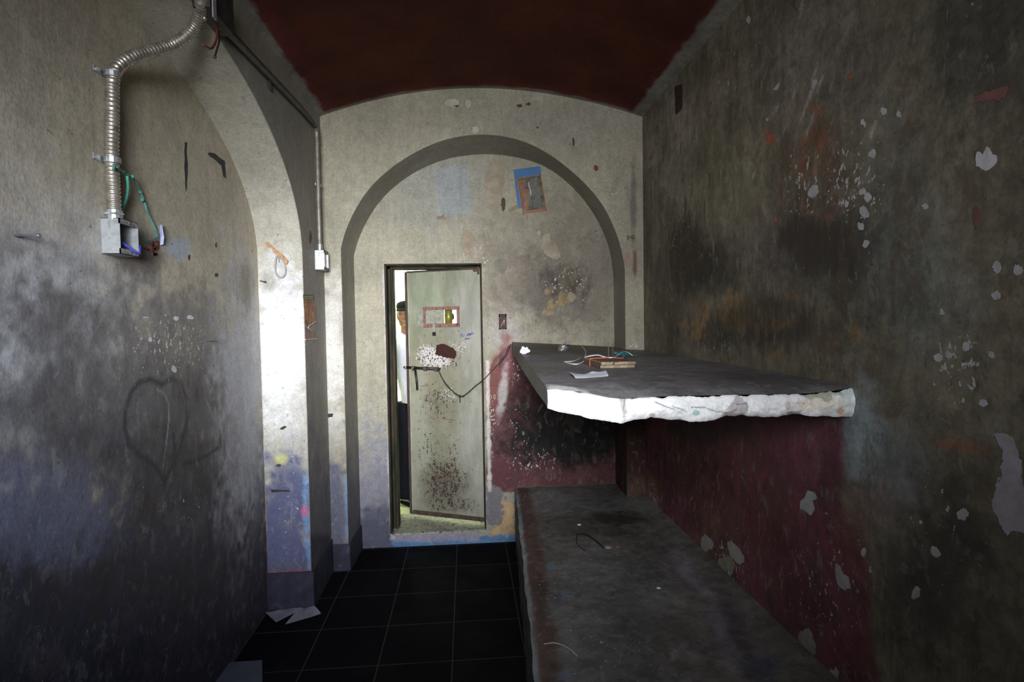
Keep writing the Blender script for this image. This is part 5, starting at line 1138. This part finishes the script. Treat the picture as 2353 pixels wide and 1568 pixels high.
for k_ in range(6): b = MB(); b.tube([G(0, -.132, 1.38-k_*.085), G(0, -.138, 1.38-k_*.085)], .006, 8); b.build('button', m_btn, sh)
b = MB(); b.tube([G(.05, 0, 1.0), G(LX, 0, .90), G(LX, 0, .82), G(LX, 0, .78)], [(.112, .172), (.115, .178), (.11, .175), (.09, .15)], 20)
for s_ in (-1, 1): b.tube([G(LX+s_*.085, .0, .88), G(LX+s_*.095, -.004, .70), G(LX+s_*.10, -.008, .48), G(LX+s_*.105, .006, .30), G(LX+s_*.11, .01, .10), G(LX+s_*.112, .005, .055)], [.10, .098, .08, .075, .072, .078], 16)
b.build('trousers', m_trs, man, smooth=True)
for s_ in (-1, 1):
    b = MB(); b.tube([FT(s_, -.06, .035), FT(s_, -.01, .052), FT(s_, .07, .052), FT(s_, .14, .040), FT(s_, .205, .030), FT(s_, .225, .024)], [(.030, .036), (.048, .042), (.046, .044), (.036, .050), (.026, .044), (.012, .022)], 14)
    so = b.build('shoe', m_shoe, man, smooth=True)
    b = MB(); b.prism([FT(s_, d_, .002, w_*.046) for (w_, d_) in ((-.75, -.065), (-.9, 0), (-1.05, .12), (-.85, .19), (0, .232), (.85, .19), (1.05, .12), (.9, 0), (.75, -.065))], (0, 0, .016)); b.build('sole', m_trs, so)

# ------------------------------------------------------------------ light
def area(name, loc_, target, sx, sy, power, col, spread):
    ld = bpy.data.lights.new(name, 'AREA'); ld.shape = 'RECTANGLE'; ld.size = sx; ld.size_y = sy; ld.energy = power; ld.color = col; ld.spread = math.radians(spread)
    o_ = bpy.data.objects.new(name, ld); COL.objects.link(o_); o_.location = loc_
    o_.rotation_euler = (Vector(target)-Vector(loc_)).to_track_quat('-Z', 'Y').to_euler(); return o_
wcx = (WX0+WX1)/2; wcz = (WZ0+WZ1)/2
area('window_daylight', (wcx, YR-.02, 1.92), (-.66, DF, 1.45), WX1-WX0-.1, .5, 16, (.94, .96, 1.0), 40)
area('window_sky', (wcx, YR-.025, 2.32), (.12, DF, 1.72), WX1-WX0-.1, .8, 19, (.86, .91, 1.0), 64)
area('window_blue_sky', (wcx, YR-.028, 2.4), (-1.24, 1.35, 1.15), WX1-WX0-.1, .6, 6.5, (.36, .51, 1.0), 72)
area('window_ground_bounce', (wcx, YR-.03, 2.1), (-.25, DF, 2.6), WX1-WX0-.1, .4, 2.6, (1.0, .85, .55), 84)
area('corridor_daylight', (-.7, 5.35, 2.85), (-.7, 6.4, 1.5), 2.6, .6, 210, (.93, 1.0, .80), 120)
area('corridor_fill', (-1.3, 5.0, 2.9), (-.6, 4.5, .2), .6, .3, 12, (.93, 1.0, .82), 110)  # added fill aimed at the man and the threshold, no lamp known there

world = bpy.data.worlds.new('world'); SC.world = world; world.use_nodes = True
world.node_tree.nodes['Background'].inputs[0].default_value = (.6, .7, 1.0, 1); world.node_tree.nodes['Background'].inputs[1].default_value = .02

# ------------------------------------------------------------------ camera
cd = bpy.data.cameras.new('camera'); cd.sensor_fit = 'HORIZONTAL'; cd.sensor_width = 36; cd.lens = 36*F/W; cd.clip_start = .02
co_ = bpy.data.objects.new('camera', cd); COL.objects.link(co_)
M = Matrix(((RT[0], UP[0], -fwd[0], CAM[0]), (RT[1], UP[1], -fwd[1], CAM[1]), (RT[2], UP[2], -fwd[2], CAM[2]), (0, 0, 0, 1))); co_.matrix_world = M
SC.camera = co_
SC.view_settings.view_transform = 'Standard'; SC.view_settings.look = 'None'; SC.view_settings.gamma = 1; SC.view_settings.exposure = 0; SC.view_settings.use_curve_mapping = False
SC.cycles.use_denoising = True; SC.cycles.max_bounces = 8; SC.cycles.diffuse_bounces = 5
